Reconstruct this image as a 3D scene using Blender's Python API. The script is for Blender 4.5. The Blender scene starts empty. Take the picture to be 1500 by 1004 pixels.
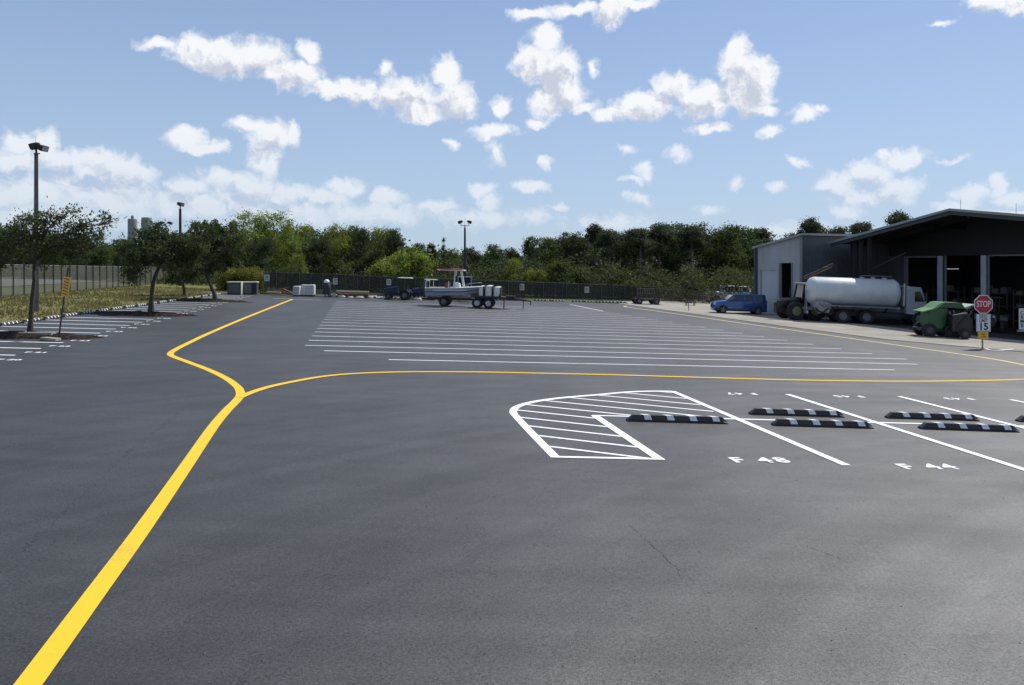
import bpy, math, random
import numpy as np
from mathutils import Vector, Matrix

random.seed(7)
rng = np.random.default_rng(11)
scene = bpy.context.scene
COL = scene.collection
R = math.radians

# ------------------------------------------------------------------ camera model / ground helpers
F, CX, VH, H, S = 1190.0, 750.0, 388.0, 2.85, 0.035      # photo focal length in px, centre, eye level, eye height, cross fall

def gz(x):
    """ground height: the lot falls gently to the right"""
    return -S * max(-60.0, min(60.0, x))

def G(u, v, dz=0.0):
    Y = H * F / ((v - VH) - S * (u - CX))
    X = (u - CX) / F * Y
    return Vector((X, Y, gz(X) + dz))

def at(u, v, Y):
    return Vector(((u - CX) / F * Y, Y, H - (v - VH) * Y / F))

def on(x, y, dz=0.0):
    return Vector((x, y, gz(x) + dz))

# ------------------------------------------------------------------ materials
MAT = {}
def mat(name, color, rough=0.7, metal=0.0, spec=0.5, var=0.0, vscale=5.0, bump=0.0, bscale=40.0, coat=0.0, trans=0.0, emit=0.0, coords='Object'):
    if name in MAT: return MAT[name]
    m = bpy.data.materials.new(name); m.use_nodes = True
    nt = m.node_tree; b = nt.nodes['Principled BSDF']
    b.inputs['Base Color'].default_value = (*color, 1)
    b.inputs['Roughness'].default_value = rough
    b.inputs['Metallic'].default_value = metal
    b.inputs['Specular IOR Level'].default_value = spec
    b.inputs['Coat Weight'].default_value = coat
    b.inputs['Transmission Weight'].default_value = trans
    if emit:
        b.inputs['Emission Color'].default_value = (*color, 1); b.inputs['Emission Strength'].default_value = emit
    tc = nt.nodes.new('ShaderNodeTexCoord')
    if var:
        n = nt.nodes.new('ShaderNodeTexNoise'); n.inputs['Scale'].default_value = vscale; n.inputs['Detail'].default_value = 6
        nt.links.new(tc.outputs[coords], n.inputs['Vector'])
        r = nt.nodes.new('ShaderNodeMapRange'); r.inputs['From Min'].default_value = .3; r.inputs['From Max'].default_value = .7
        r.inputs['To Min'].default_value = 1 - var; r.inputs['To Max'].default_value = 1 + var
        nt.links.new(n.outputs['Fac'], r.inputs['Value'])
        mx = nt.nodes.new('ShaderNodeVectorMath'); mx.operation = 'SCALE'; mx.inputs[0].default_value = color
        nt.links.new(r.outputs[0], mx.inputs['Scale']); nt.links.new(mx.outputs[0], b.inputs['Base Color'])
        r2 = nt.nodes.new('ShaderNodeMapRange'); r2.inputs['To Min'].default_value = max(0, rough - .12); r2.inputs['To Max'].default_value = min(1, rough + .12)
        nt.links.new(n.outputs['Fac'], r2.inputs['Value']); nt.links.new(r2.outputs[0], b.inputs['Roughness'])
    if bump:
        n2 = nt.nodes.new('ShaderNodeTexNoise'); n2.inputs['Scale'].default_value = bscale; n2.inputs['Detail'].default_value = 4
        nt.links.new(tc.outputs[coords], n2.inputs['Vector'])
        bp = nt.nodes.new('ShaderNodeBump'); bp.inputs['Strength'].default_value = bump; bp.inputs['Distance'].default_value = .02
        nt.links.new(n2.outputs['Fac'], bp.inputs['Height']); nt.links.new(bp.outputs[0], b.inputs['Normal'])
    MAT[name] = m
    return m

def leaf_mat(name, c1, c2, transl=0.35, rand=0.25):
    m = bpy.data.materials.new(name); m.use_nodes = True
    nt = m.node_tree; N = nt.nodes; L = nt.links
    b = N['Principled BSDF']; out = N['Material Output']
    b.inputs['Roughness'].default_value = .7; b.inputs['Specular IOR Level'].default_value = .12
    tc = N.new('ShaderNodeTexCoord'); no = N.new('ShaderNodeTexNoise'); no.inputs['Scale'].default_value = 1.3; no.inputs['Detail'].default_value = 5
    L.new(tc.outputs['Object'], no.inputs['Vector'])
    oi = N.new('ShaderNodeObjectInfo')
    mr = N.new('ShaderNodeMapRange'); mr.inputs['From Min'].default_value = .32; mr.inputs['From Max'].default_value = .68
    L.new(no.outputs['Fac'], mr.inputs['Value'])
    mx = N.new('ShaderNodeMix'); mx.data_type = 'RGBA'; mx.inputs['A'].default_value = (*c1, 1); mx.inputs['B'].default_value = (*c2, 1)
    L.new(mr.outputs[0], mx.inputs['Factor'])
    hs = N.new('ShaderNodeHueSaturation')
    r1 = N.new('ShaderNodeMapRange'); r1.inputs['To Min'].default_value = .48; r1.inputs['To Max'].default_value = .515
    r2 = N.new('ShaderNodeMapRange'); r2.inputs['To Min'].default_value = 1 - rand; r2.inputs['To Max'].default_value = 1 + rand
    L.new(oi.outputs['Random'], r1.inputs['Value']); L.new(oi.outputs['Random'], r2.inputs['Value'])
    L.new(r1.outputs[0], hs.inputs['Hue']); L.new(r2.outputs[0], hs.inputs['Value']); L.new(mx.outputs['Result'], hs.inputs['Color'])
    L.new(hs.outputs[0], b.inputs['Base Color'])
    t = N.new('ShaderNodeBsdfTranslucent'); L.new(hs.outputs[0], t.inputs['Color'])
    ms = N.new('ShaderNodeMixShader'); ms.inputs[0].default_value = transl
    L.new(b.outputs[0], ms.inputs[1]); L.new(t.outputs[0], ms.inputs[2]); L.new(ms.outputs[0], out.inputs['Surface'])
    MAT[name] = m
    return m

# ------------------------------------------------------------------ mesh builder
class MB:
    def __init__(s): s.v = []; s.f = []
    def add(s, vs, fs, M=None):
        o = len(s.v)
        s.v += [tuple(M @ Vector(p)) if M else tuple(p) for p in vs]
        s.f += [tuple(i + o for i in f) for f in fs]
        return s
    def box(s, c, d, rz=0, rx=0, ry=0, taper=1.0):
        x, y, z = d[0]/2, d[1]/2, d[2]/2
        vs = [(sx*x*(taper if sz > 0 else 1), sy*y*(taper if sz > 0 else 1), sz*z) for sz in (-1, 1) for sy in (-1, 1) for sx in (-1, 1)]
        fs = [(0,2,3,1), (4,5,7,6), (0,1,5,4), (1,3,7,5), (3,2,6,7), (2,0,4,6)]
        M = Matrix.Translation(c) @ Matrix.Rotation(rz, 4, 'Z') @ Matrix.Rotation(ry, 4, 'Y') @ Matrix.Rotation(rx, 4, 'X')
        return s.add(vs, fs, M)
    def bar(s, p0, p1, w, h=None):
        p0, p1 = Vector(p0), Vector(p1); h = h or w
        d = p1 - p0; L = d.length
        q = d.to_track_quat('X', 'Z')
        M = Matrix.Translation((p0 + p1)/2) @ q.to_matrix().to_4x4()
        x, y, z = L/2, w/2, h/2
        vs = [(sx*x, sy*y, sz*z) for sz in (-1, 1) for sy in (-1, 1) for sx in (-1, 1)]
        return s.add(vs, [(0,2,3,1), (4,5,7,6), (0,1,5,4), (1,3,7,5), (3,2,6,7), (2,0,4,6)], M)
    def tube(s, pts, rad, n=10, caps=True):
        pts = [Vector(p) for p in pts]
        if not hasattr(rad, '__len__'): rad = [rad]*len(pts)
        vs = []; fs = []
        prev = None
        for i, p in enumerate(pts):
            t = (pts[min(i+1, len(pts)-1)] - pts[max(i-1, 0)]).normalized()
            if prev is None:
                a = t.cross(Vector((0, 0, 1)))
                if a.length < .05: a = t.cross(Vector((1, 0, 0)))
            else:
                a = prev - t*prev.dot(t)
            a.normalize(); b = t.cross(a); prev = a
            for k in range(n):
                an = 2*math.pi*k/n
                vs.append(p + (a*math.cos(an) + b*math.sin(an))*rad[i])
        for i in range(len(pts)-1):
            for k in range(n):
                k2 = (k+1) % n
                fs.append((i*n+k, i*n+k2, (i+1)*n+k2, (i+1)*n+k))
        if caps:
            fs.append(tuple(range(n-1, -1, -1))); fs.append(tuple((len(pts)-1)*n + k for k in range(n)))
        return s.add(vs, fs)
    def cyl(s, p0, p1, r0, r1=None, n=16): return s.tube([p0, p1], [r0, r0 if r1 is None else r1], n)
    def lathe(s, prof, n=24, M=None, caps=True):
        """prof: (r, z) ; around Z"""
        vs = []; fs = []
        for r, z in prof:
            for k in range(n):
                a = 2*math.pi*k/n; vs.append((r*math.cos(a), r*math.sin(a), z))
        for i in range(len(prof)-1):
            for k in range(n):
                k2 = (k+1) % n; fs.append((i*n+k, i*n+k2, (i+1)*n+k2, (i+1)*n+k))
        if caps:
            fs.append(tuple(range(n-1, -1, -1))); fs.append(tuple((len(prof)-1)*n + k for k in range(n)))
        return s.add(vs, fs, M)
    def prism(s, prof, y0, y1, M=None):
        """prof in xz, extruded along y"""
        n = len(prof)
        vs = [(x, y0, z) for x, z in prof] + [(x, y1, z) for x, z in prof]
        fs = [tuple(range(n)), tuple(range(2*n-1, n-1, -1))] + [(i, i+n, (i+1) % n + n, (i+1) % n) for i in range(n)]
        return s.add(vs, fs, M)
    def loft(s, secs, M=None, caps=True):
        n = len(secs[0]); vs = [p for sec in secs for p in sec]; fs = []
        for i in range(len(secs)-1):
            for k in range(n):
                k2 = (k+1) % n; fs.append((i*n+k, i*n+k2, (i+1)*n+k2, (i+1)*n+k))
        if caps:
            fs.append(tuple(range(n-1, -1, -1))); fs.append(tuple((len(secs)-1)*n + k for k in range(n)))
        return s.add(vs, fs, M)
    def build(s, name, m, parent=None, smooth=0, bevel=0):
        me = bpy.data.meshes.new(name); me.from_pydata(s.v, [], s.f)
        me.validate(); me.materials.append(m)
        import bmesh
        bm = bmesh.new(); bm.from_mesh(me); bmesh.ops.recalc_face_normals(bm, faces=bm.faces)
        bm.to_mesh(me); bm.free()
        if smooth:
            me.shade_smooth(); me.set_sharp_from_angle(angle=R(smooth))
        me.update()
        o = bpy.data.objects.new(name, me); COL.objects.link(o)
        if parent: o.parent = parent
        if bevel:
            bv = o.modifiers.new('bevel', 'BEVEL'); bv.width = bevel; bv.segments = 2; bv.limit_method = 'ANGLE'; bv.angle_limit = R(35)
        return o

def tag(o, label=None, cat=None, group=None, kind=None):
    if label: o['label'] = label
    if cat: o['category'] = cat
    if group: o['group'] = group
    if kind: o['kind'] = kind
    return o

TILT = Matrix.Rotation(math.atan(S), 4, 'Y')
def thing(name, label, cat, loc, rz=0, group=None, tilt=False, scale=1.0):
    o = bpy.data.objects.new(name, None); COL.objects.link(o); o.empty_display_size = .3
    M = Matrix.Rotation(rz, 4, 'Z')
    if tilt: M = TILT @ M
    o.rotation_euler = M.to_euler(); o.location = loc; o.scale = (scale,)*3
    return tag(o, label, cat, group)

def kids(o): return [c for c in COL.objects if c.parent == o]
def copy_tree(o, parent=None, children=None):
    c = o.copy(); COL.objects.link(c)
    if parent: c.parent = parent
    for ch in (children if children is not None else kids(o)): copy_tree(ch, c)
    return c

def fast_mesh(name, verts, quads, m):
    me = bpy.data.meshes.new(name)
    nv, nq, k = len(verts), len(quads), quads.shape[1]
    me.vertices.add(nv); me.vertices.foreach_set('co', verts.astype(np.float32).ravel())
    me.loops.add(nq*k); me.loops.foreach_set('vertex_index', quads.astype(np.int32).ravel())
    me.polygons.add(nq); me.polygons.foreach_set('loop_start', np.arange(0, nq*k, k, dtype=np.int32))
    me.update(calc_edges=True); me.validate(); me.materials.append(m)
    return me

def leaf_mesh(name, pts, size, m, seed=0, flat=0.0, aspect=.55):
    g = np.random.default_rng(seed); n = len(pts)
    d = g.normal(size=(n, 3)); d[:, 2] *= (1-flat); d /= np.linalg.norm(d, axis=1)[:, None]
    e = g.normal(size=(n, 3)); e -= d*(e*d).sum(1)[:, None]; e /= np.linalg.norm(e, axis=1)[:, None]
    L = (size*g.uniform(.6, 1.35, n))[:, None]
    nrm = np.cross(d, e)
    a = pts - d*L*.5; b = pts + e*L*aspect*.5 + nrm*L*.08; c = pts + d*L*.5; f = pts - e*L*aspect*.5 + nrm*L*.08
    v = np.stack([a, b, c, f], 1).reshape(-1, 3)
    q = np.arange(n*4).reshape(-1, 4)
    return fast_mesh(name, v, q, m)

# ================================================================== MATERIALS
def asphalt_mat():
    m = bpy.data.materials.new('asphalt'); m.use_nodes = True
    nt = m.node_tree; N = nt.nodes; L = nt.links; b = N['Principled BSDF']
    tc = N.new('ShaderNodeTexCoord')
    def noise(scale, detail=6, sx=1, sy=1, rot=0, rough=.55):
        mp = N.new('ShaderNodeMapping'); mp.inputs['Scale'].default_value = (sx, sy, 1); mp.inputs['Rotation'].default_value = (0, 0, rot)
        L.new(tc.outputs['Object'], mp.inputs['Vector'])
        n = N.new('ShaderNodeTexNoise'); n.inputs['Scale'].default_value = scale; n.inputs['Detail'].default_value = detail; n.inputs['Roughness'].default_value = rough
        L.new(mp.outputs[0], n.inputs['Vector']); return n.outputs['Fac']
    def rng_(x, a, b_, c, d):
        r = N.new('ShaderNodeMapRange'); r.inputs['From Min'].default_value = a; r.inputs['From Max'].default_value = b_
        r.inputs['To Min'].default_value = c; r.inputs['To Max'].default_value = d; L.new(x, r.inputs['Value']); return r.outputs[0]
    def mul(a, b_):
        k = N.new('ShaderNodeMath'); k.operation = 'MULTIPLY'; L.new(a, k.inputs[0]); L.new(b_, k.inputs[1]); return k.outputs[0]
    big = rng_(noise(.30, 8, rough=.66), .3, .7, .88, 1.12)
    streak = rng_(noise(.6, 6, 1, .22, R(80)), .3, .7, .90, 1.10)
    sweep = rng_(noise(1.9, 5, .10, 1, R(-58)), .35, .65, .90, 1.10)
    fine = rng_(noise(42, 3, rough=.75), .3, .7, .58, 1.48)
    grit = rng_(noise(120, 2), .3, .75, .8, 1.25)
    ds = N.new('ShaderNodeVectorMath'); ds.operation = 'DISTANCE'; ds.inputs[1].default_value = (16, -4, 0); L.new(tc.outputs['Object'], ds.inputs[0])
    tn = N.new('ShaderNodeTexNoise'); tn.noise_dimensions = '1D'; tn.inputs['Scale'].default_value = 1.5; tn.inputs['Detail'].default_value = 6; tn.inputs['Roughness'].default_value = .6
    L.new(ds.outputs['Value'], tn.inputs['W'])
    arcs = rng_(tn.outputs['Fac'], .3, .7, .90, 1.10)
    scuff = rng_(noise(3.0, 8, rough=.75), .62, .72, 1, .8)
    k = mul(mul(mul(big, streak), mul(mul(sweep, arcs), fine)), mul(grit, scuff))
    sc = N.new('ShaderNodeVectorMath'); sc.operation = 'SCALE'; sc.inputs[0].default_value = (.0180, .0165, .0138)
    L.new(k, sc.inputs['Scale']); L.new(sc.outputs[0], b.inputs['Base Color'])
    rr = rng_(noise(.5, 8, rough=.65), .3, .7, .515, .565); L.new(rr, b.inputs['Roughness'])
    sk = N.new('ShaderNodeMath'); sk.operation = 'MULTIPLY'; sk.inputs[1].default_value = .86; L.new(mul(mul(big, streak), mul(mul(sweep, arcs), fine)), sk.inputs[0]); L.new(sk.outputs[0], b.inputs['Specular IOR Level'])
    bp = N.new('ShaderNodeBump'); bp.inputs['Strength'].default_value = .35; bp.inputs['Distance'].default_value = .008
    add = N.new('ShaderNodeMath'); L.new(noise(45, 4, rough=.8), add.inputs[0]); L.new(noise(150, 2), add.inputs[1])
    L.new(add.outputs[0], bp.inputs['Height']); L.new(bp.outputs[0], b.inputs['Normal'])
    return m

def ground_mat(name, cols, scale=.5, bump=.6):
    m = bpy.data.materials.new(name); m.use_nodes = True
    nt = m.node_tree; N = nt.nodes; L = nt.links; b = N['Principled BSDF']
    tc = N.new('ShaderNodeTexCoord')
    n = N.new('ShaderNodeTexNoise'); n.inputs['Scale'].default_value = scale; n.inputs['Detail'].default_value = 10; n.inputs['Roughness'].default_value = .65
    L.new(tc.outputs['Object'], n.inputs['Vector'])
    r = N.new('ShaderNodeValToRGB'); L.new(n.outputs['Fac'], r.inputs[0])
    el = r.color_ramp.elements
    el[0].position = .32; el[0].color = (*cols[0], 1); el[1].position = .7; el[1].color = (*cols[-1], 1)
    for i, c in enumerate(cols[1:-1]):
        e = el.new(.32 + .38*(i+1)/(len(cols)-1)); e.color = (*c, 1)
    L.new(r.outputs[0], b.inputs['Base Color']); b.inputs['Roughness'].default_value = .95; b.inputs['Specular IOR Level'].default_value = .1
    n2 = N.new('ShaderNodeTexNoise'); n2.inputs['Scale'].default_value = 18; n2.inputs['Detail'].default_value = 4; L.new(tc.outputs['Object'], n2.inputs['Vector'])
    bp = N.new('ShaderNodeBump'); bp.inputs['Strength'].default_value = bump; bp.inputs['Distance'].default_value = .05
    L.new(n2.outputs['Fac'], bp.inputs['Height']); L.new(bp.outputs[0], b.inputs['Normal'])
    return m

def paint_mat(name, color, wear=.25, rough=.6):
    m = bpy.data.materials.new(name); m.use_nodes = True
    nt = m.node_tree; N = nt.nodes; L = nt.links; b = N['Principled BSDF']
    tc = N.new('ShaderNodeTexCoord')
    n = N.new('ShaderNodeTexNoise'); n.inputs['Scale'].default_value = 28; n.inputs['Detail'].default_value = 5; n.inputs['Roughness'].default_value = .7
    L.new(tc.outputs['Object'], n.inputs['Vector'])
    n3 = N.new('ShaderNodeTexNoise'); n3.inputs['Scale'].default_value = 1.1; n3.inputs['Detail'].default_value = 5
    L.new(tc.outputs['Object'], n3.inputs['Vector'])
    a = N.new('ShaderNodeMath'); L.new(n.outputs['Fac'], a.inputs[0]); L.new(n3.outputs['Fac'], a.inputs[1])
    r = N.new('ShaderNodeMapRange'); r.inputs['From Min'].default_value = 1.12; r.inputs['From Max'].default_value = 1.3; r.inputs['To Min'].default_value = 0; r.inputs['To Max'].default_value = wear
    L.new(a.outputs[0], r.inputs['Value'])
    mx = N.new('ShaderNodeMix'); mx.data_type = 'RGBA'; mx.inputs['A'].default_value = (*color, 1); mx.inputs['B'].default_value = (.1, .1, .1, 1)
    L.new(r.outputs[0], mx.inputs['Factor']); L.new(mx.outputs['Result'], b.inputs['Base Color'])
    b.inputs['Roughness'].default_value = rough; b.inputs['Specular IOR Level'].default_value = .3
    bp = N.new('ShaderNodeBump'); bp.inputs['Strength'].default_value = .3; bp.inputs['Distance'].default_value = .006
    L.new(n.outputs['Fac'], bp.inputs['Height']); L.new(bp.outputs[0], b.inputs['Normal'])
    return m

def mesh_fence_mat(name, color, opacity, wire=(.25, .26, .26)):
    """chain link with privacy cloth woven through: real holes between threads, averaged as partial transparency"""
    m = bpy.data.materials.new(name); m.use_nodes = True
    nt = m.node_tree; N = nt.nodes; L = nt.links; b = N['Principled BSDF']; out = N['Material Output']
    tc = N.new('ShaderNodeTexCoord')
    n = N.new('ShaderNodeTexNoise'); n.inputs['Scale'].default_value = .9; n.inputs['Detail'].default_value = 6; L.new(tc.outputs['Object'], n.inputs['Vector'])
    r = N.new('ShaderNodeMapRange'); r.inputs['From Min'].default_value = .3; r.inputs['From Max'].default_value = .7
    r.inputs['To Min'].default_value = max(0, opacity-.12); r.inputs['To Max'].default_value = min(1, opacity+.12)
    L.new(n.outputs['Fac'], r.inputs['Value'])
    b.inputs['Base Color'].default_value = (*color, 1); b.inputs['Roughness'].default_value = .8
    t = N.new('ShaderNodeBsdfTransparent'); ms = N.new('ShaderNodeMixShader')
    L.new(r.outputs[0], ms.inputs[0]); L.new(t.outputs[0], ms.inputs[1]); L.new(b.outputs[0], ms.inputs[2]); L.new(ms.outputs[0], out.inputs['Surface'])
    return m

ASPH = asphalt_mat()
FIELD = ground_mat('dry_field', [(.05, .07, .025), (.10, .11, .05), (.16, .14, .08)], .12)
GRASS = ground_mat('verge_grass', [(.14, .105, .055), (.15, .14, .05), (.135, .14, .045), (.21, .18, .095)], .45, .5)
CONC = ground_mat('apron_concrete', [(.26, .24, .205), (.32, .295, .255), (.37, .345, .30)], .35, .15)
MULCH = ground_mat('mulch', [(.012, .009, .008), (.028, .019, .015), (.06, .042, .032)], 6, 1)
YELLOW = paint_mat('yellow_paint', (.80, .49, .020), .5)
WHITE = paint_mat('white_paint', (.80, .81, .82), .3)
CREAM = paint_mat('pale_yellow_paint', (.78, .60, .28), .5)
THINW = paint_mat('stall_line_paint', (.70, .71, .73), .6)
RUBBER = mat('rubber', (.022, .022, .024), .62, var=.25, vscale=9, bump=.3)
TYRE = mat('tyre_rubber', (.014, .014, .015), .8, var=.2, vscale=8)
REFL = mat('white_reflective', (.70, .71, .70), .5, var=.15, vscale=20)
STEEL = mat('galvanised_steel', (.34, .36, .37), .42, metal=.7, var=.15, vscale=4)
DARKST = mat('dark_steel', (.022, .023, .026), .5, metal=.3, var=.3, vscale=4)
CPOLE = mat('weathered_concrete', (.10, .095, .09), .85, var=.25, vscale=3, bump=.3)
BARK = mat('bark', (.055, .045, .037), .9, var=.4, vscale=6, bump=.9, bscale=14)
PINEB = mat('pine_bark', (.17, .13, .10), .9, var=.35, vscale=4, bump=.8, bscale=9)

# ================================================================== SETTING
def sheet(name, pts, dz, m, thick=0.0, kind='structure'):
    """flat polygon following the cross fall (clipped vertices carry the height)"""
    mb = MB(); n = len(pts)
    top = [(x, y, gz(x)+dz) for x, y in pts]
    if thick:
        bot = [(x, y, gz(x)+dz-thick) for x, y in pts]
        mb.add(top + bot, [tuple(range(n))] + [(i, (i+1) % n, (i+1) % n + n, i+n) for i in range(n)])
    else:
        mb.add(top, [tuple(range(n))])
    o = mb.build(name, m)
    if kind: tag(o, kind=kind)
    return o

# big ground sheet, broken where the cross fall ends
mb = MB()
xs = [-2500, -400, -60, 60, 400, 2500]; ys = [-300, 0, 60, 200, 3000]
vs = [(x, y, gz(x) - .03) for y in ys for x in xs]
fs = [(j*6+i, j*6+i+1, (j+1)*6+i+1, (j+1)*6+i) for j in range(4) for i in range(5)]
mb.add(vs, fs); tag(mb.build('ground', FIELD), kind='structure')

Y0 = G(447, 506.3)
LOT = [(-13.5, -40), (-18.4, 29.2), (-21.2, 60.5)] + [tuple(G(u, v)[:2]) for u, v in ((400, 433), (480, 434.5), (560, 438), (700, 440), (800, 441.5), (905, 445))] + \
      [tuple(G(1160, 480)[:2]), tuple(G(1300, 498)[:2]), tuple(G(1438, 510.5)[:2]), tuple(G(1500, 516)[:2]), (34, 9), (44, -40)]
sheet('asphalt_lot', LOT, 0, ASPH)
# left verge between stalls and fence
sheet('grass_verge', [(-30, -40), (-27, 20), (-28.7, 45.6), (-31, 67.5), (-33, 82), (-20.5, 82), (-20.4, 61), (-21.25, 60.5), (-18.45, 29.2), (-13.55, -40)], .02, GRASS)
# paved road beyond the left fence
ROADM = mat('far_road', (.15, .155, .15), .9, var=.12, vscale=.3)
sheet('far_road', [(-35, 20), (-39, 120), (-58, 160), (-58, 20)], .02, ROADM)
# concrete apron
P = lambda u, v: tuple(G(u, v)[:2])
APR = [P(905, 445), P(1160, 480), P(1300, 498), P(1438, 510.5), P(1500, 516), (34, 9), (59, 9), (59, 80), (25, 84), (9.5, 70)]
sheet('concrete_apron', APR, .012, CONC, .04)
SHADEF = ground_mat('yard_shade_tone', [(.03, .03, .031), (.045, .044, .043), (.065, .062, .06)], .5, .4)  # floor colour darkened to deepen the shade under the canopy
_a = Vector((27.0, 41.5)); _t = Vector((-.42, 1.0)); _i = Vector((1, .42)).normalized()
sheet('yard_shade_floor', [tuple(_a + _t*k + _i*d) for k, d in ((12.5, -2.6), (-5, -2.6), (-16, -2.6), (-16, 14), (14, 14), (14, 5.2), (12.5, 5.2))], .022, SHADEF)  # dark sheet reaching to the canopy's shadow edge, shade put into its colour
# dark joint/gutter along the apron edge
JOINT = mat('joint', (.05, .05, .05), .9)

def smooth_poly(pts, k=8):
    out = []
    n = len(pts)
    for i in range(n-1):
        p0, p1, p2, p3 = pts[max(i-1, 0)], pts[i], pts[i+1], pts[min(i+2, n-1)]
        for j in range(k):
            t = j/k
            out.append(tuple(.5*((2*p1[a]) + (-p0[a]+p2[a])*t + (2*p0[a]-5*p1[a]+4*p2[a]-p3[a])*t*t + (-p0[a]+3*p1[a]-3*p2[a]+p3[a])*t**3) for a in (0, 1)))
    out.append(tuple(pts[-1])); return out

def strip(mb, pts, w, dz, w1=None):
    pts = [Vector((p[0], p[1])) for p in pts]; n = len(pts); L = []; Rr = []
    for i, p in enumerate(pts):
        t = (pts[min(i+1, n-1)] - pts[max(i-1, 0)]).normalized(); nn = Vector((-t.y, t.x))
        ww = w + ((w1 - w)*i/(n-1) if w1 is not None else 0)
        a, b = p + nn*ww/2, p - nn*ww/2
        L.append((a.x, a.y, gz(a.x)+dz)); Rr.append((b.x, b.y, gz(b.x)+dz))
    mb.add(L + Rr, [(i, i+1, n+i+1, n+i) for i in range(n-1)])

mb = MB(); strip(mb, [P(905, 445), P(1160, 480), P(1300, 498), P(1438, 510.5), P(1500, 516), (34, 9)], .10, .016); tag(mb.build('apron_joint', JOINT), kind='structure')
# expansion joints of the apron slabs
mb = MB()
for k in range(9):
    a = Vector(G(1160, 480)[:2]) + Vector((.40, -1))*(k*3.2 - 15)
    strip(mb, [a, a + Vector((6.5, 2.6))], .03, .017)
tag(mb.build('slab_joints', JOINT), kind='structure')

# ---- yellow lines
pxA = [(42, 1003), (127, 887), (212, 771), (275, 680), (312, 626), (332, 602), (345, 589), (352, 580), (351, 572), (346.5, 566), (331.7, 555), (306.5, 542.7), (276, 531), (255, 523.2), (249.5, 519.2), (256, 513.2), (280, 501), (309.5, 487.2), (361.4, 465.2), (428.7, 438.5)]
ptsA = [tuple(G(u, v)[:2]) for u, v in pxA]
d = (Vector(ptsA[0]) - Vector(ptsA[1])).normalized()*8
ptsA = [tuple(Vector(ptsA[0]) + d)] + ptsA
mb = MB(); strip(mb, smooth_poly(ptsA, 6), .18, .006)
tag(mb.build('yellow_lane_line', YELLOW), kind='structure')
pxB = [(351, 583), (360, 579), (377, 572.5), (400.5, 565.8), (433, 559), (466.7, 553), (500, 549.3), (540, 546.9), (600, 545.4), (700, 545.6), (800, 547.6), (900, 549.8), (1000, 552.8), (1100, 555.6), (1180, 557.6), (1260, 558.8), (1340, 559.2), (1420, 558.4), (1500, 556.4), (1560, 554)]
mb = MB(); strip(mb, smooth_poly([P(u, v) for u, v in pxB], 6), .17, .010)
tag(mb.build('yellow_curve_line', YELLOW), kind='structure')
pxC = [(1560, 545.5), (1500, 534.8), (1440, 524), (1340, 509.6), (1220, 492.4), (1100, 475.6), (980, 458.6), (930, 451.8), (915, 449.6), (918, 448.6), (926, 448.8)]
mb = MB(); strip(mb, smooth_poly([P(u, v) for u, v in pxC], 6), .16, .006)
tag(mb.build('pale_yellow_edge_line', CREAM), kind='structure')

# ---- central long stall lines
k2 = .115
mb = MB()
def stall_line(xl, yl, xr, w=.11):
    pts = []
    for i in range(2):
        x = xl + (xr-xl)*i; pts.append((x, yl + (x-xl)*k2))
    strip(mb, pts, w, .006)
a = G(569.3, 527.3); b = G(1310, 542.4); strip(mb, [a[:2], b[:2]], .12, .006)
a = G(474.7, 514.3); b = G(1344, 534); strip(mb, [a[:2], b[:2]], .12, .006)
for n in range(18):
    yl = Y0.y + 1.62*n; xl = Y0.x - .18*(yl - Y0.y)
    xr = (13.9 - .32*(yl - .115*xl - 28.8)) / (1 + .32*k2)
    stall_line(xl, yl, xr, .11)
strip(mb, [P(835, 446.5), P(883, 456)], .14, .006)
strip(mb, [P(400, 437.5), P(470, 440)], .12, .006)
tag(mb.build('stall_lines', THINW), kind='structure')

# ---- left stalls
mb = MB(); LSTALL = []
for n in range(24):
    y = 19.8 + 1.62*n
    xr = -13.1 - .16*(y - 21.4); xl = -18.25 - .085*(y - 29.2)
    LSTALL.append((xl, xr, y))
    strip(mb, [(xl, y + (xl-xr)*.12), (xr, y)], .13, .006)
tag(mb.build('left_stall_lines', WHITE), kind='structure')

# ---- front hatched island
OUT = [(985, 573.8), (954, 573.6), (917.6, 575), (876, 578.8), (824, 583.2), (785, 588.5), (762, 594.5), (753.5, 599.5), (752, 605), (757, 611.5), (779, 635), (812, 668.7)]
outw = smooth_poly([P(u, v) for u, v in OUT], 6)
mb = MB(); strip(mb, outw, .15, .006)
strip(mb, [P(806, 669.7), P(973.5, 673.2)], .10, .007)
strip(mb, [P(871, 609.3), P(966, 673.3)], .16, .008)
Wl0, Wl1 = G(868, 609.2), G(1300, 620)
dirW = Vector((Wl1.x-Wl0.x, Wl1.y-Wl0.y)).normalized()
strip(mb, [Wl0[:2], tuple(Vector(Wl0[:2]) + dirW*16)], .10, .007)
for q in (((985, 573.8), (1240, 682.5)), ((1153.3, 578.1), (1506, 690.5)), ((1317.3, 581.3), (1640, 663)), ((1480, 586), (1800, 650))):
    strip(mb, [P(*q[0]), P(*q[1])], .145, .009)
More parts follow.
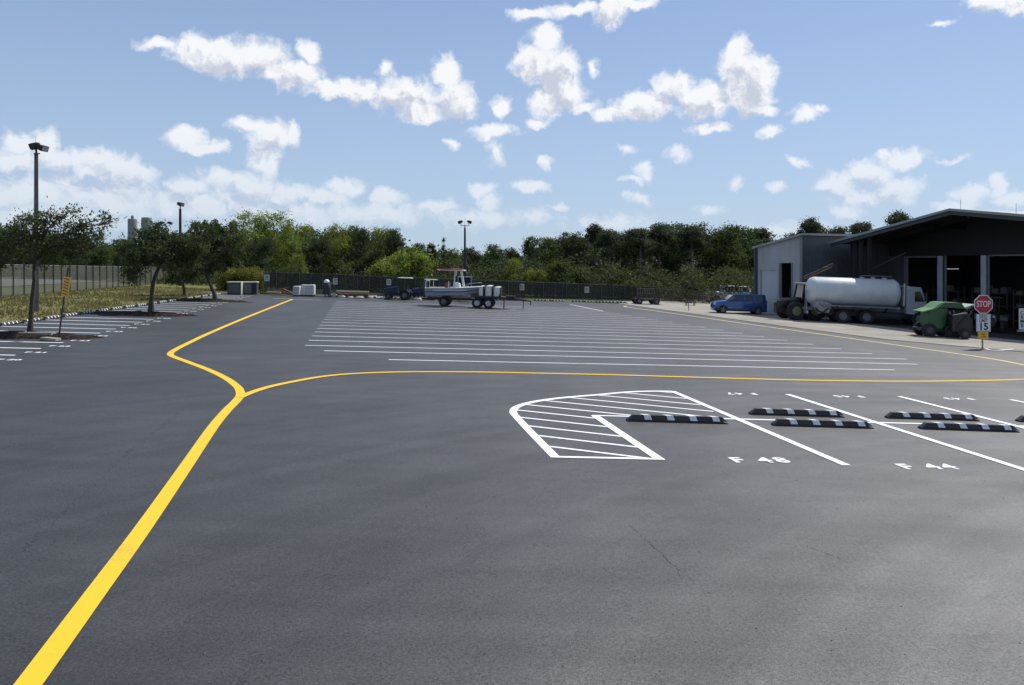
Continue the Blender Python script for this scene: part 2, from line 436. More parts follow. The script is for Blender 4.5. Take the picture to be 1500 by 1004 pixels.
# hatching clipped to the island outline
poly = outw + [P(966, 673), P(871, 609), P(1068, 613.5)]
def inside(x, y):
    c = False; n = len(poly)
    for i in range(n):
        x1, y1 = poly[i]; x2, y2 = poly[(i+1) % n]
        if (y1 > y) != (y2 > y) and x < (x2-x1)*(y-y1)/(y2-y1)+x1: c = not c
    return c
h0 = Vector(G(766.8, 612.3)[:2]); hd = (Vector(G(886.4, 625.3)[:2]) - h0).normalized(); hn = Vector((-hd.y, hd.x))
for k in range(-6, 14):
    b0 = h0 + hn*(.68*k); ins = [t for t in np.arange(-10, 12, .03) if inside(*(b0 + hd*t))]
    seg = []
    for t in ins:
        if seg and t - seg[-1][-1] < .05: seg[-1].append(t)
        else: seg.append([t])
    for sg in seg:
        if len(sg) > 6: strip(mb, [b0 + hd*sg[0], b0 + hd*sg[-1]], .085, .0045)
tag(mb.build('hatched_island_lines', WHITE), kind='structure')

# ---- text helper
def text_obj(name, body, size, m, M=None, parent=None, extrude=0.0, bold=.0, align='CENTER', space=1.0, linesp=1.0, sx=1.0):
    c = bpy.data.curves.new(name, 'FONT'); c.body = body; c.size = size; c.align_x = align; c.align_y = 'CENTER'
    c.extrude = extrude; c.offset = bold; c.space_character = space; c.space_line = linesp; c.resolution_u = 3
    o = bpy.data.objects.new(name + '_tmp', c); COL.objects.link(o)
    bpy.context.view_layer.update()
    dg = bpy.context.evaluated_depsgraph_get()
    me = bpy.data.meshes.new_from_object(o.evaluated_get(dg))
    bpy.data.objects.remove(o); bpy.data.curves.remove(c)
    me.transform(Matrix.Scale(sx, 4, (1, 0, 0)))
    if M: me.transform(M)
    me.materials.clear(); me.materials.append(m); me.name = name
    t = bpy.data.objects.new(name, me); COL.objects.link(t)
    if parent: t.parent = parent
    return t

def ground_text(body, u, v, size, flip=False, sx=1.0):
    g = G(u, v)
    X = Vector((1, .14, -S)).normalized()*(-1 if flip else 1)
    Yv = Vector((-.18, 1, .18*S)).normalized()*(-1 if flip else 1)
    M = Matrix(((X.x, Yv.x, 0, g.x), (X.y, Yv.y, 0, g.y), (X.z, Yv.z, 1, g.z + .007), (0, 0, 0, 1)))
    t = text_obj('stall_number', body, size, WHITE, M, bold=.012, space=1.25, sx=sx)
    tag(t, kind='structure')
ground_text('F 48', 1113, 675, .44, sx=.98)
ground_text('F 44', 1359, 684.5, .44, sx=.98)
ground_text('F 40', 1620, 690, .44, sx=.98)
ground_text('F 47', 1086, 577.2, .36, True, .98)
ground_text('F 45', 1243, 581.2, .36, True, .98)
ground_text('F 43', 1404, 584.6, .36, True, .98)
num = 20
for xl, xr, y in LSTALL:
    g = on(xr + .14, y + .72)
    X = Vector((1, .14, -S)).normalized(); Yv = Vector((-.18, 1, 0)).normalized()
    M = Matrix(((X.x, Yv.x, 0, g.x), (X.y, Yv.y, 0, g.y), (X.z, Yv.z, 1, g.z + .007), (0, 0, 0, 1)))
    tag(text_obj('stall_number', 'F %d' % num, .33, WHITE, M, bold=.012), kind='structure'); num += 1

# ---- thin dark cracks in the sealcoat
CRACK = mat('crack_dark', (.02, .02, .021), .95)
mb = MB()
for (pa, pb, n, wob, w) in (((925, 770), (1000, 843), 36, .03, .007), ((152, 692), (282, 590), 60, .05, .006), ((30, 810), (150, 700), 44, .04, .005), ((1180, 800), (1250, 826), 12, .03, .006)):
    a = Vector(G(*pa)[:2]); b = Vector(G(*pb)[:2]); nn = (b-a).normalized(); nn = Vector((-nn.y, nn.x)); pts = []
    for i in range(n+1):
        if random.random() < .25 and len(pts) > 2:
            strip(mb, pts, w*random.uniform(.5, 1), .0035); pts = []
        pts.append(a.lerp(b, i/n) + nn*random.uniform(-wob, wob))
    if len(pts) > 2: strip(mb, pts, w*.6, .0035)
tag(mb.build('asphalt_cracks', CRACK), kind='structure')
# loose grit and leaves on the asphalt (stuff)
mb = MB()
for i in range(260):
    v = random.uniform(600, 1000); u = random.uniform(0, 1500); g = G(u, v); r = random.uniform(.003, .011)
    M = Matrix.Translation((g.x, g.y, g.z + r*.4)) @ Matrix.Rotation(random.random()*6, 4, 'Z')
    mb.add([(-r, -r*.7, -r*.4), (r, -r*.6, -r*.4), (r*.7, r, -r*.4), (-r*.8, r*.7, -r*.4), (0, 0, r*.5)], [(0,1,4), (1,2,4), (2,3,4), (3,0,4)], M)
tag(mb.build('gravel_grit', mat('grit', (.09, .085, .08), .9, var=.5, vscale=3)), kind='stuff')

# ================================================================== WHEEL STOPS
def make_stop():
    t = thing('wheel_stop', '', 'wheel stop', (0, 0, 0), 0, tilt=True)
    Lh = .93; prof = [(-.075, 0), (-.075, .035), (-.042, .10), (.042, .10), (.075, .035), (.075, 0)]
    mb = MB()
    secs = []
    for x, k, zk in ((-Lh, 1, .0), (-Lh, 1, .28), (-Lh+.11, 1, 1), (Lh-.11, 1, 1), (Lh, 1, .28), (Lh, 1, .0)):
        secs.append([(x, y, z*zk if z > .01 else 0) for y, z in prof])
    mb.loft(secs); mb.build('rubber_body', RUBBER, t)
    for cx in (-.60, -.18, .24, .66):
        s = MB(); w = .064; e = .003
        for (y0, z0), (y1, z1) in ((prof[1], prof[2]), (prof[2], prof[3]), (prof[3], prof[4])):
            ny, nz = (z1-z0), -(y1-y0); l = math.hypot(ny, nz); ny, nz = -ny/l*e, -nz/l*e
            if nz < 0: ny, nz = -ny, -nz
            def X(y): return .055*(y/.075)
            q = [(cx-w-X(y0), y0+ny, z0+nz), (cx+w-X(y0), y0+ny, z0+nz), (cx+w-X(y1), y1+ny, z1+nz), (cx-w-X(y1), y1+ny, z1+nz)]
            s.add(q, [(0, 1, 2, 3)])
        s.build('reflective_stripe', REFL, t)
    return t
STOP = make_stop(); stop_kids = kids(STOP); used = [False]
def place_stop(a, b, label, group, z=0):
    a, b = Vector(a), Vector(b); c = (a+b)/2; rz = math.atan2(b.y-a.y, b.x-a.x)
    o = STOP if not used[0] else copy_tree(STOP, None, stop_kids); used[0] = True
    o.rotation_euler = (TILT @ Matrix.Rotation(rz, 4, 'Z')).to_euler(); o.location = (c.x, c.y, gz(c.x) + .002)
    L = (b-a).length/1.86; o.scale = (L, 1.12, 1.2)
    tag(o, label, 'wheel stop', group); return o
gN = 'striped rubber wheel stops in the front double row'
for (p, q, lab) in (((918, 616.5), (1065, 620.5), 'black white-striped wheel stop at the edge of the hatched island'),
                    ((1131, 623), (1277, 627.3), 'striped rubber wheel stop above painted stall number F 48, in the nearer row'),
                    ((1347, 628), (1490, 632.8), 'striped rubber wheel stop in the nearer row above painted stall number F 44'),
                    ((1098, 606.8), (1235, 611), 'striped wheel stop of the farther row nearest the hatched island'),
                    ((1298, 612.3), (1432, 616.4), 'striped wheel stop in the middle of the farther row'),
                    ((1490, 617.5), (1618, 621.5), 'striped wheel stop of the farther row cut by the right edge')):
    place_stop(G(*p), G(*q), lab, gN)
gL = 'wheel stops along the grass verge'
for i, (xl, xr, y) in enumerate(LSTALL[3:]):
    x = xl - .1; yy = y - .62 + .81
    a = Vector((x - .07, yy + .62)); b = Vector((x + .03, yy - .62))
    place_stop(a, b, 'white-striped wheel stop in the row along the grass verge on the left', gL)
gF = 'wheel stops along the far edge of the lot'
for i in range(30):
    u = 486 + i*14.5
    if i in (5, 9, 14, 20, 24): continue
    u += random.uniform(-3, 3)
    v = np.interp(u, [430, 500, 560, 700, 800, 905], [433.2, 434.6, 437.2, 439.4, 440.8, 444])
    c = G(u, v + .6); rz = math.atan(.13) + random.uniform(-.3, .3)
    d = Vector((math.cos(rz), math.sin(rz), 0))*.62
    place_stop(c - d, c + d, 'white-striped wheel stop in the row along the far edge below the fence', gF)

# ================================================================== TREES
LEAF = {
    'under': leaf_mat('leaf_undergrowth', (.030, .044, .018), (.10, .115, .045), .34, .1),
    'dark': leaf_mat('leaf_dark', (.040, .060, .028), (.090, .118, .048), .40),
    'mid': leaf_mat('leaf_mid', (.046, .072, .020), (.105, .135, .036), .42),
    'light': leaf_mat('leaf_light', (.12, .16, .028), (.26, .30, .055), .52, .12),
    'pine': leaf_mat('pine_needles', (.050, .066, .036), (.100, .118, .060), .36),
    'oak': leaf_mat('live_oak_leaf', (.044, .062, .027), (.095, .12, .046), .4, .1),
    'yell': leaf_mat('yellow_green_leaf', (.13, .15, .03), (.21, .22, .055), .5, .1),
}

def clump_points(blobs, nclump, per, sig, seed, shell=.45):
    g = np.random.default_rng(seed); vol = np.array([b[1][0]*b[1][1]*b[1][2] for b in blobs])**.8; vol = vol/vol.sum()
    pts = []; cs = []
    for i in range(nclump):
        c, r = blobs[g.choice(len(blobs), p=vol)]
        d = g.normal(size=3); d /= np.linalg.norm(d)
        rr = (g.uniform(shell**3, 1))**(1/3)
        cc = np.array(c) + d*np.array(r)*rr; cs.append(cc)
        n = max(4, int(per*g.uniform(.5, 1.5)))
        s = sig*g.uniform(.6, 1.4)
        pts.append(cc + g.normal(size=(n, 3))*np.array([s, s, s*.7]))
    return np.concatenate(pts), cs

def limb_tree(name_root, seed, h, trunk_h, blobs, leafmat, bark, tr=.14, nclump=120, per=55, sig=.32, leaf=.2, nlimb=14, lean=0, shell=.45, flat=0):
    """returns (trunk mesh, crown mesh) unit tree built in metres"""
    g = random.Random(seed)
    pts, cs = clump_points(blobs, nclump, per, sig, seed, shell)
    pts = pts[pts[:, 2] > .25]
    me_c = leaf_mesh('crown', pts, leaf, leafmat, seed, flat)
    mb = MB()
    fork = Vector((lean*trunk_h, 0, trunk_h))
    top = Vector((lean*h*.9, 0, h*.86))
    path = [Vector((0, 0, -.1)), Vector((lean*trunk_h*.3 + g.uniform(-.05, .05), g.uniform(-.05, .05), trunk_h*.5)), fork]
    for k in range(1, 4): path.append(fork.lerp(top, k/3) + Vector((g.uniform(-.15, .15), g.uniform(-.15, .15), 0)))
    rad = [tr*1.25, tr, tr*.85, tr*.6, tr*.38, tr*.12]
    mb.tube(path, rad, 8)
    for i in range(nlimb):
        c = Vector(cs[g.randrange(len(cs))]); t = g.uniform(0, .85)
        if c.z < trunk_h*.6: continue
        s = fork.lerp(top, max(0, min(.9, (c.z - trunk_h)/(h - trunk_h)*.75))) if c.z > trunk_h else fork.copy()
        mid = s.lerp(c, .5) + Vector((g.uniform(-.2, .2), g.uniform(-.2, .2), -.1*(c-s).length))
        r0 = tr*g.uniform(.22, .42)
        mb.tube([s, mid, c], [r0, r0*.65, r0*.2], 5)
    me_t = mb.build('trunk_tmp', bark, smooth=60); mt = me_t.data; bpy.data.objects.remove(me_t)
    return mt, me_c

def place_tree(proto, name, label, cat, loc, h, ref_h, width=1.0, rz=None, group=None):
    t = thing(name, label, cat, loc, random.uniform(0, 6.28) if rz is None else rz, group)
    s = h/ref_h; t.scale = (s*width, s*width, s)
    for nm, me in (('trunk', proto[0]), ('crown', proto[1])):
        o = bpy.data.objects.new(nm, me); COL.objects.link(o); o.parent = t
    return t

def blob_set(seed, n, cx, zlo, zhi, rad, rr):
    g = random.Random(seed); out = []
    for i in range(n):
        a = g.uniform(0, 6.28); f = i/(n-1); z = zlo + (zhi-zlo)*f
        k = rad*(math.sin(math.pi*(.18 + .72*f))**.7)*g.uniform(.55, 1)
        r = rr*g.uniform(.7, 1.25)
        out.append(((k*math.cos(a)+cx, k*math.sin(a), z), (r, r, r*g.uniform(.6, .85))))
    return out
PROTO = {}
# broad trees 8 m tall reference
for i in range(3):
    PROTO['dark%d' % i] = limb_tree('b', 20+i, 8, 1.6, blob_set(30+i, 15, 0, 1.6, 7.2, 1.9, 1.15), LEAF['dark'], BARK, .16, 230, 42, .30, .23, 16)
    PROTO['mid%d' % i] = limb_tree('b', 40+i, 8, 1.8, blob_set(50+i, 14, 0, 1.5, 7.2, 1.8, 1.05), LEAF['mid'], BARK, .15, 210, 40, .30, .22, 18)
for i in range(2):
    PROTO['light%d' % i] = limb_tree('b', 60+i, 8, 2.0, blob_set(70+i, 16, 0, 1.8, 7.4, 2.0, .9), LEAF['light'], BARK, .13, 190, 34, .30, .19, 26, shell=.3)
    PROTO['shrub%d' % i] = limb_tree('s', 90+i, 3, .4, blob_set(95+i, 10, 0, .5, 2.5, 1.3, .7), LEAF['mid' if i == 0 else 'light'], BARK, .05, 130, 40, .2, .17, 14)
# pines: long bare stem and a rounded tufted head
for i in range(3):
    bl = [((0 + random.uniform(-.4, .4), random.uniform(-.4, .4), 7.2), (1.15, 1.15, .55)), ((.9, .2, 6.5), (.85, .8, .42)), ((-.95, -.1, 6.3), (.8, .8, .40)), ((.1, .9, 6.0), (.9, .8, .4)), ((-.3, -.8, 5.6), (.8, .7, .35)), ((.8, -.5, 5.1), (.7, .6, .32)), ((-.8, .5, 4.7), (.6, .6, .28))]
    bl = [((c[0]*random.uniform(.7, 1.2), c[1], c[2] + random.uniform(-.15, .15)), r) for c, r in bl[:7 if i else 5]]
    PROTO['pine%d' % i] = limb_tree('p', 110+i, 8, 4.6, bl, LEAF['pine'], PINEB, .13, 150, 44, .2, .19, 22, shell=.2)
# conifers
def cone_blobs(h, r0): return [((random.uniform(-.1, .1), random.uniform(-.1, .1), h*(.1+.86*k/11)), (r0*(1-k/11.6), r0*(1-k/11.6), h*.06)) for k in range(12)]
PROTO['conifer0'] = limb_tree('c', 130, 8, .8, cone_blobs(8, 1.3), LEAF['dark'], BARK, .13, 200, 36, .18, .2, 10)
PROTO['cypress0'] = limb_tree('c', 131, 8, .8, [((0, 0, 2), (1.0, 1.0, 1.5)), ((0, 0, 4), (1.15, 1.15, 1.7)), ((.1, 0, 5.8), (1.0, 1.0, 1.5)), ((.1, 0, 7.1), (.65, .65, .8))], LEAF['dark'], BARK, .14, 240, 44, .2, .2, 12)

def ztop(v, Y): return H - (v - VH)*Y/F
gT = 'trees of the wood beyond the fence'
KN = {'dark': ('broadleaf_tree', 'tree'), 'mid': ('broadleaf_tree', 'tree'), 'light': ('broadleaf_tree', 'tree'), 'pine': ('pine_tree', 'tree'), 'conifer': ('conifer_tree', 'tree'), 'cypress': ('cypress_tree', 'tree'), 'shrub': ('shrub', 'shrub')}
# (u of the stem, v of the top, distance, prototype, width factor, label)
TL = [
 (-8, 333, 74, 'dark0', 1.3, 'dark leafy tree behind the left fence at the left photo edge'),
 (28, 336, 80, 'dark1', 1.2, 'dark tree behind the left fence, left of the tall near light pole'),
 (74, 340, 76, 'mid1', 1.2, 'mid green tree behind the left fence, just right of the near light pole'),
 (112, 345, 84, 'dark2', 1.2, 'dark tree behind the left fence above the leaning yellow sign'),
 (148, 343, 78, 'mid0', 1.1, 'bushy tree behind the left fence right of the leaning sign'),
 (176, 352, 86, 'dark0', 1.1, 'dark low tree left of the two distant grey towers'),
 (206, 362, 80, 'mid2', 1.2, 'mid green tree in front of the two distant grey towers'),
 (236, 345, 92, 'dark1', 1.2, 'dark tree below the small twin-head light beyond the fence'),
 (268, 346, 86, 'mid1', 1.2, 'bushy tree at the foot of the single-head light pole'),
 (297, 338, 92, 'dark2', 1.1, 'dark tree between the single-head light pole and the upright cypress'),
 (342, 322, 88, 'cypress0', .62, 'narrow dark cypress standing alone above the tree line on the left'),
 (322, 345, 80, 'dark0', 1.1, 'dark tree left of and below the upright cypress'),
 (374, 313, 82, 'light0', 1.05, 'tallest light green tree with ragged airy top above the utility boxes'),
 (402, 312, 84, 'light1', 1.1, 'tall light green tree, right-hand twin of the tallest airy tree'),
 (385, 352, 76, 'dark1', 1.1, 'dark tree below the tallest airy light green trees'),
 (427, 327, 80, 'light0', .75, 'yellowish green slim tree above the white tanks'),
 (447, 330, 84, 'light1', .8, 'light green tree right of the airy pair, above the square white tank'),
 (437, 372, 73, 'light1', .8, 'low bright green tree right behind the fence at the white tanks'),
 (464, 346, 78, 'dark2', .9, 'dark tree above the white-hooded machine'),
 (482, 339, 84, 'mid0', .9, 'mid green tree above the sign beside the white-hooded machine'),
 (500, 331, 82, 'light0', .85, 'light green round-topped tree above the long pale plank'),
 (516, 335, 86, 'mid1', .9, 'mid green tree above the right half of the pale plank'),
 (534, 337, 80, 'dark0', .85, 'very dark tree between two light green ones left of the tractors'),
 (556, 334, 83, 'light1', .72, 'light green tree above the blue tractor bonnet'),
 (570, 338, 86, 'mid2', .8, 'mid green tree just left of the step down in the tree line'),
 (582, 341, 80, 'dark1', .72, 'dark upright tree at the step down in the tree line'),
 (602, 366, 73, 'shrub1', 1.0, 'bright green bush right above the tractor canopy'),
 (598, 361, 92, 'dark2', .9, 'low dark tree behind the bright bush at the tractor canopy'),
 (617, 359, 90, 'dark0', .9, 'dark tree between tractor canopy and boat roof'),
 (632, 356, 88, 'cypress0', .9, 'dark round-headed tree left of the boat roof'),
 (650, 349, 90, 'conifer0', .7, 'narrow pointed conifer rising above the red boat roof'),
 (664, 368, 84, 'mid1', .9, 'low tree just left of the twin-head light pole'),
 (694, 366, 86, 'dark1', 1.0, 'dark tree just right of the twin-head light pole'),
 (718, 359, 88, 'mid0', 1.0, 'mid green tree above the loaded flat trailer'),
 (743, 362, 90, 'dark2', 1.0, 'dark tree above the trailer tongue'),
 (752, 379, 75, 'light1', .95, 'bright green low tree right behind the fence at the trailer tongue'),
 (781, 350, 90, 'dark0', .85, 'first tree of the higher dark wood, right of the trailer'),
 (803, 350, 86, 'mid2', 1.0, 'tree in the dark wood left of the signed fence bay'),
 (828, 345, 88, 'mid1', 1.0, 'round-topped tree above the fence sign right of the trailer'),
 (849, 346, 86, 'dark1', .9, 'dark tree just left of the tallest lone pine'),
 (871, 329, 90, 'pine0', .75, 'lone pine with rounded head sticking out of the wood'),
 (826, 384, 76, 'shrub0', 1.3, 'low green bush behind the fence right of the trailer'),
 (893, 337, 88, 'pine1', 1.05, 'pine directly right of the lone protruding pine'),
 (915, 336, 90, 'dark2', 1.0, 'dark tree behind the bare rusty trailer, left one'),
 (938, 335, 88, 'pine2', 1.1, 'pine above the left end of the rusty trailer'),
 (966, 328, 90, 'pine1', 1.15, 'tall broad pine above the right end of the rusty trailer'),
 (992, 331, 92, 'dark0', 1.0, 'tall dark tree right of the rusty trailer'),
 (1014, 333, 88, 'pine0', 1.1, 'pine standing over the right end of the far fence'),
 (1036, 333, 92, 'dark1', 1.0, 'dark tree above the front of the blue car'),
 (1066, 331, 88, 'mid0', 1.0, 'round-headed tree above the blue car'),
 (1090, 329, 90, 'dark2', 1.05, 'broad dark tree left of the grey shed corner'),
 (1114, 335, 92, 'pine2', .9, 'pine peeping over the left corner of the grey shed'),
 (1183, 321, 92, 'pine0', .7, 'pine head rising behind the grey shed roof'),
 (1196, 336, 96, 'dark1', .9, 'dark crown showing low behind the grey shed roof'),
 (1229, 333, 92, 'pine1', .85, 'flat pine head where shed roof meets canopy roof'),
 (1265, 326, 90, 'pine2', .85, 'round pine head above the left slope of the canopy roof'),
 (1321, 312, 92, 'pine0', .85, 'pine head nearest the canopy ridge'),
 (1158, 345, 96, 'dark0', .9, 'dark crown behind the left edge of the grey shed roof'),
 (1070, 395, 80, 'shrub0', 1.1, 'brownish bush behind the roof of the blue car'),
 (1010, 402, 78, 'shrub0', 1.1, 'low bush behind the right end of the far fence'),
 (905, 398, 77, 'shrub0', 1.2, 'low bush behind the fence left of the rusty trailer'),
 (565, 382, 75, 'shrub1', 1.0, 'low pale bush behind the fence above the blue tractor'),
 (783, 395, 74, 'shrub1', .9, 'small bright bush behind the fence sign by the trailer tongue'),
 (194, 392, 72, 'shrub1', .9, 'bright shrub behind the left fence below the grey towers'),
]
REFH = {'shrub': 3.0}
for (u, v, Y, pr, w, lab) in TL:
    base = pr[:-1]; nm, ct = KN[base]
    X = (u-CX)/F*Y; z0 = gz(X); h = ztop(v, Y) - z0
    t = place_tree(PROTO[pr], nm, lab, ct, (X, Y, z0), h, REFH.get(base, 8.0)*(.97 if base != 'shrub' else .95), w, group=gT)

# the wood behind them reads as one mass
def wood_mass():
    g = np.random.default_rng(5); pts = []
    prof_u = [-200, 0, 175, 300, 420, 580, 595, 700, 765, 800, 900, 1100, 1130, 1420, 1600]
    prof_v = [345, 350, 368, 352, 340, 352, 376, 378, 380, 362, 350, 346, 356, 352, 352]
    for i in range(9000):
        u = g.uniform(-250, 1500); Y = g.uniform(93, 106)
        if u < 180: Y -= 6
        vt = np.interp(u, prof_u, prof_v); X = (u-CX)/F*Y
        zt = ztop(vt + 5*math.sin(u*.19) + 3*math.sin(u*.53), Y); z0 = gz(X)
        z = z0 + (zt - z0)*g.uniform(0, 1)**1.15
        c = np.array([X, Y, z]); pts.append(c + g.normal(size=(24, 3))*np.array([.5, .5, .38]))
    pts = np.concatenate(pts)
    me = leaf_mesh('woodland', pts, .42, LEAF['dark'], 9)
    o = bpy.data.objects.new('woodland', me); COL.objects.link(o); tag(o, kind='stuff')
    # undergrowth right behind the fences
    pts = []
    for i in range(3600):
        u = g.uniform(-60, 1130); Y = g.uniform(72.5, 92) + (3 if u < 200 else 0); X = (u-CX)/F*Y
        vt = 398 + 8*math.sin(u*.11) + 6*math.sin(u*.31+1) - (8 if 600 < u < 900 else 0); zt = ztop(vt, Y); z0 = gz(X)
        c = np.array([X, Y, z0 + max(.2, zt-z0)*g.uniform(0, 1)]); pts.append(c + g.normal(size=(20, 3))*np.array([.4, .4, .28]))
    me = leaf_mesh('undergrowth', np.concatenate(pts), .28, LEAF['under'], 10)
    o = bpy.data.objects.new('undergrowth', me); COL.objects.link(o); tag(o, kind='stuff')
wood_mass()

# ---- stand-alone trees in the left stalls
def lot_tree(label, base_px, trunk_px, blobs_px, Y, tr, seed, nclump, per, leaf, nlimb=40, name='live_oak_tree'):
    g = random.Random(seed); b = G(*base_px); Y = b.y
    t = thing(name, label, 'tree', b)
    loc = lambda u, v, dy=0: at(u, v, Y) - b + Vector((0, dy, 0))
    path = [Vector((0, 0, -.1))] + [loc(*p) for p in trunk_px]
    n = len(path)
    mb = MB(); rads = [tr*(1.5 if i == 0 else 1 - .5*i/(n-1)) for i in range(n)]
    pp = smooth3(path, 5); rr = list(np.interp(np.linspace(0, n-1, len(pp)), range(n), rads))
    mb.tube(pp, rr, 12); mb.build('trunk', BARK, t, smooth=60)
    fork = path[-1]; low = path[-2]
    pts = []; br = MB()
    blobs = []
    for (u, v, ru, rv) in blobs_px:
        rx, rz = ru*Y/F, rv*Y/F; blobs.append((loc(u, v, g.uniform(-.6, .6)), (rx, max(rx*.9, .5), rz)))
    vols = [r[0]*r[1]*r[2] for _, r in blobs]
    clumps = []
    for i in range(nclump):
        k = g.choices(range(len(blobs)), [q**.75 for q in vols])[0]; c, r = blobs[k]
        dd = Vector((g.gauss(0, 1), g.gauss(0, 1), g.gauss(0, 1))).normalized()*(g.uniform(.15, 1)**.4)
        clumps.append((c + Vector((dd.x*r[0], dd.y*r[1], dd.z*r[2])), k))
    mains = []
    for c, r in blobs:
        s = low.lerp(fork, g.uniform(.3, 1)); mid = s.lerp(c, .5) + Vector((g.uniform(-.15, .15), g.uniform(-.15, .15), .12*(c-s).length))
        q = smooth3([s, mid, c], 4); mains.append(q); r0 = tr*.48
        br.tube(q, list(np.linspace(r0, r0*.3, len(q))), 7)
    for c, k in clumps[:nlimb*3]:
        m_ = mains[k]; s = m_[g.randrange(len(m_)//2, len(m_))]
        mid = s.lerp(c, .5) + Vector((g.uniform(-.1, .1), g.uniform(-.1, .1), g.uniform(-.05, .12)))
        e = c + (c - s).normalized()*g.uniform(.05, .3)
        br.tube(smooth3([s, mid, e], 3), list(np.linspace(tr*.17, tr*.03, 7)), 4)
    br.build('branches', BARK, t, smooth=60)
    gg = np.random.default_rng(seed)
    arr = np.concatenate([np.array(c) + gg.normal(size=(max(3, int(per*g.uniform(.4, 1.6))), 3))*np.array([.14, .14, .10])*g.uniform(.5, 1.5) for c, k in clumps])
    me = leaf_mesh('crown', arr, leaf, LEAF['oak'], seed)
    o = bpy.data.objects.new('crown', me); COL.objects.link(o); o.parent = t
    return t
def smooth3(pts, k=4):
    out = []; n = len(pts); pts = [Vector(p) for p in pts]
    for i in range(n-1):
        p0, p1, p2, p3 = pts[max(i-1, 0)], pts[i], pts[i+1], pts[min(i+2, n-1)]
        for j in range(k):
            t = j/k; out.append(.5*((2*p1) + (p2-p0)*t + (2*p0-5*p1+4*p2-p3)*t*t + (3*p1-p0-3*p2+p3)*t**3))
    out.append(pts[-1]); return out

lot_tree('small live oak nearest the camera, beside the leaning yellow sign on the left', (44, 489), [(45, 470), (47, 440), (50, 412), (50, 390), (54, 372)],
         [(20, 352, 32, 26), (-15, 365, 30, 22), (50, 335, 30, 20), (90, 350, 32, 26), (70, 372, 28, 18), (120, 335, 26, 14), (120, 362, 20, 18), (148, 326, 14, 9), (75, 318, 22, 10), (30, 322, 20, 9), (5, 385, 22, 10), (100, 312, 14, 5), (160, 318, 10, 5)], 27, .085, 301, 330, 24, .095, 70)
lot_tree('second live oak in the left stalls, crown reaching low on its left side', (221, 459), [(222, 440), (224, 418), (230, 398), (240, 380)],
         [(215, 350, 26, 20), (190, 368, 22, 20), (250, 360, 24, 16), (280, 362, 24, 20), (235, 372, 34, 16), (205, 392, 18, 16), (275, 385, 22, 16), (264, 352, 22, 10), (190, 405, 10, 10), (228, 338, 18, 10)], 38, .12, 302, 330, 30, .125, 50)
lot_tree('third live oak with trunk leaning right, next to the utility boxes', (316, 440), [(313, 428), (307, 415), (302, 402), (300, 390)],
         [(300, 345, 24, 20), (325, 340, 22, 16), (340, 360, 22, 18), (300, 372, 28, 18), (270, 385, 26, 18), (325, 382, 24, 16), (345, 385, 14, 10), (312, 330, 14, 8), (290, 398, 22, 10)], 52, .13, 303, 360, 32, .155, 50)
lot_tree('fourth live oak with low crown between the second and third lot trees', (271, 434), [(270, 426), (268, 416), (268, 406)],
         [(262, 375, 24, 18), (280, 362, 20, 16), (250, 390, 22, 12), (284, 392, 22, 14), (266, 408, 22, 9)], 56, .11, 304, 200, 36, .13, 40)

# mulch islands
def mound(name, label, cx, cy, rx, ry, h, m, seed, rz=0, cat='planting island'):
    g = random.Random(seed); mb = MB(); nr, na = 7, 36; vs = [(0, 0, h)]; fs = []
    ph = [g.uniform(0, 6) for _ in range(4)]
    for i in range(1, nr+1):
        f = i/nr
        for k in range(na):
            a = 2*math.pi*k/na; w = 1 + .12*math.sin(2*a+ph[0]) + .08*math.sin(5*a+ph[1]) + .05*math.sin(9*a+ph[2])
            x, y = rx*f*w*math.cos(a), ry*f*w*math.sin(a)
            z = h*(1-f**1.8) + (g.uniform(-.02, .03) if i < nr else -.03)
            X = cx + x*math.cos(rz) - y*math.sin(rz)
            vs.append((x*math.cos(rz)-y*math.sin(rz), x*math.sin(rz)+y*math.cos(rz), z + gz(X)-gz(cx)))
    for k in range(na): fs.append((0, 1+k, 1+(k+1) % na))
    for i in range(nr-1):
        for k in range(na): fs.append((1+i*na+k, 1+(i+1)*na+k, 1+(i+1)*na+(k+1) % na, 1+i*na+(k+1) % na))
    mb.add(vs, fs); o = mb.build(name, m, smooth=60); o.location = (cx, cy, gz(cx) + .012)
    return tag(o, label, cat)
g1 = G(38, 494); mound('mulch_bed', 'brown mulch bed under the nearest live oak with slabs at its edge', g1.x, g1.y, 2.1, .75, .16, MULCH, 1, .1)
g1 = G(208, 461.5); mound('mulch_bed', 'dark mulch bed around the foot of the second live oak', g1.x, g1.y, 2.4, 1.1, .14, MULCH, 2, .1)
g1 = G(300, 441); mound('mulch_bed', 'thin mulch bed under the leaning third live oak', g1.x, g1.y, 2.6, 1.2, .12, MULCH, 3, .1)
# slabs of broken kerb
SLAB = mat('old_concrete', (.27, .25, .20), .9, var=.3, vscale=5, bump=.5)
g1 = G(54, 495); t = MB().box((0, 0, .1), (1.05, .32, .10), .06).build('concrete_slab', SLAB, bevel=.015); t.location = g1 + Vector((0, 0, .03)); tag(t, 'flat pale concrete slab lying on the mulch below the nearest oak', 'slab')
g1 = G(74, 500); t = MB().box((0, 0, .06), (.55, .25, .10), -.2, ry=.05).build('concrete_slab', SLAB, bevel=.015); t.location = g1; tag(t, 'smaller concrete piece between the flat slab and the leaning sign post', 'slab')

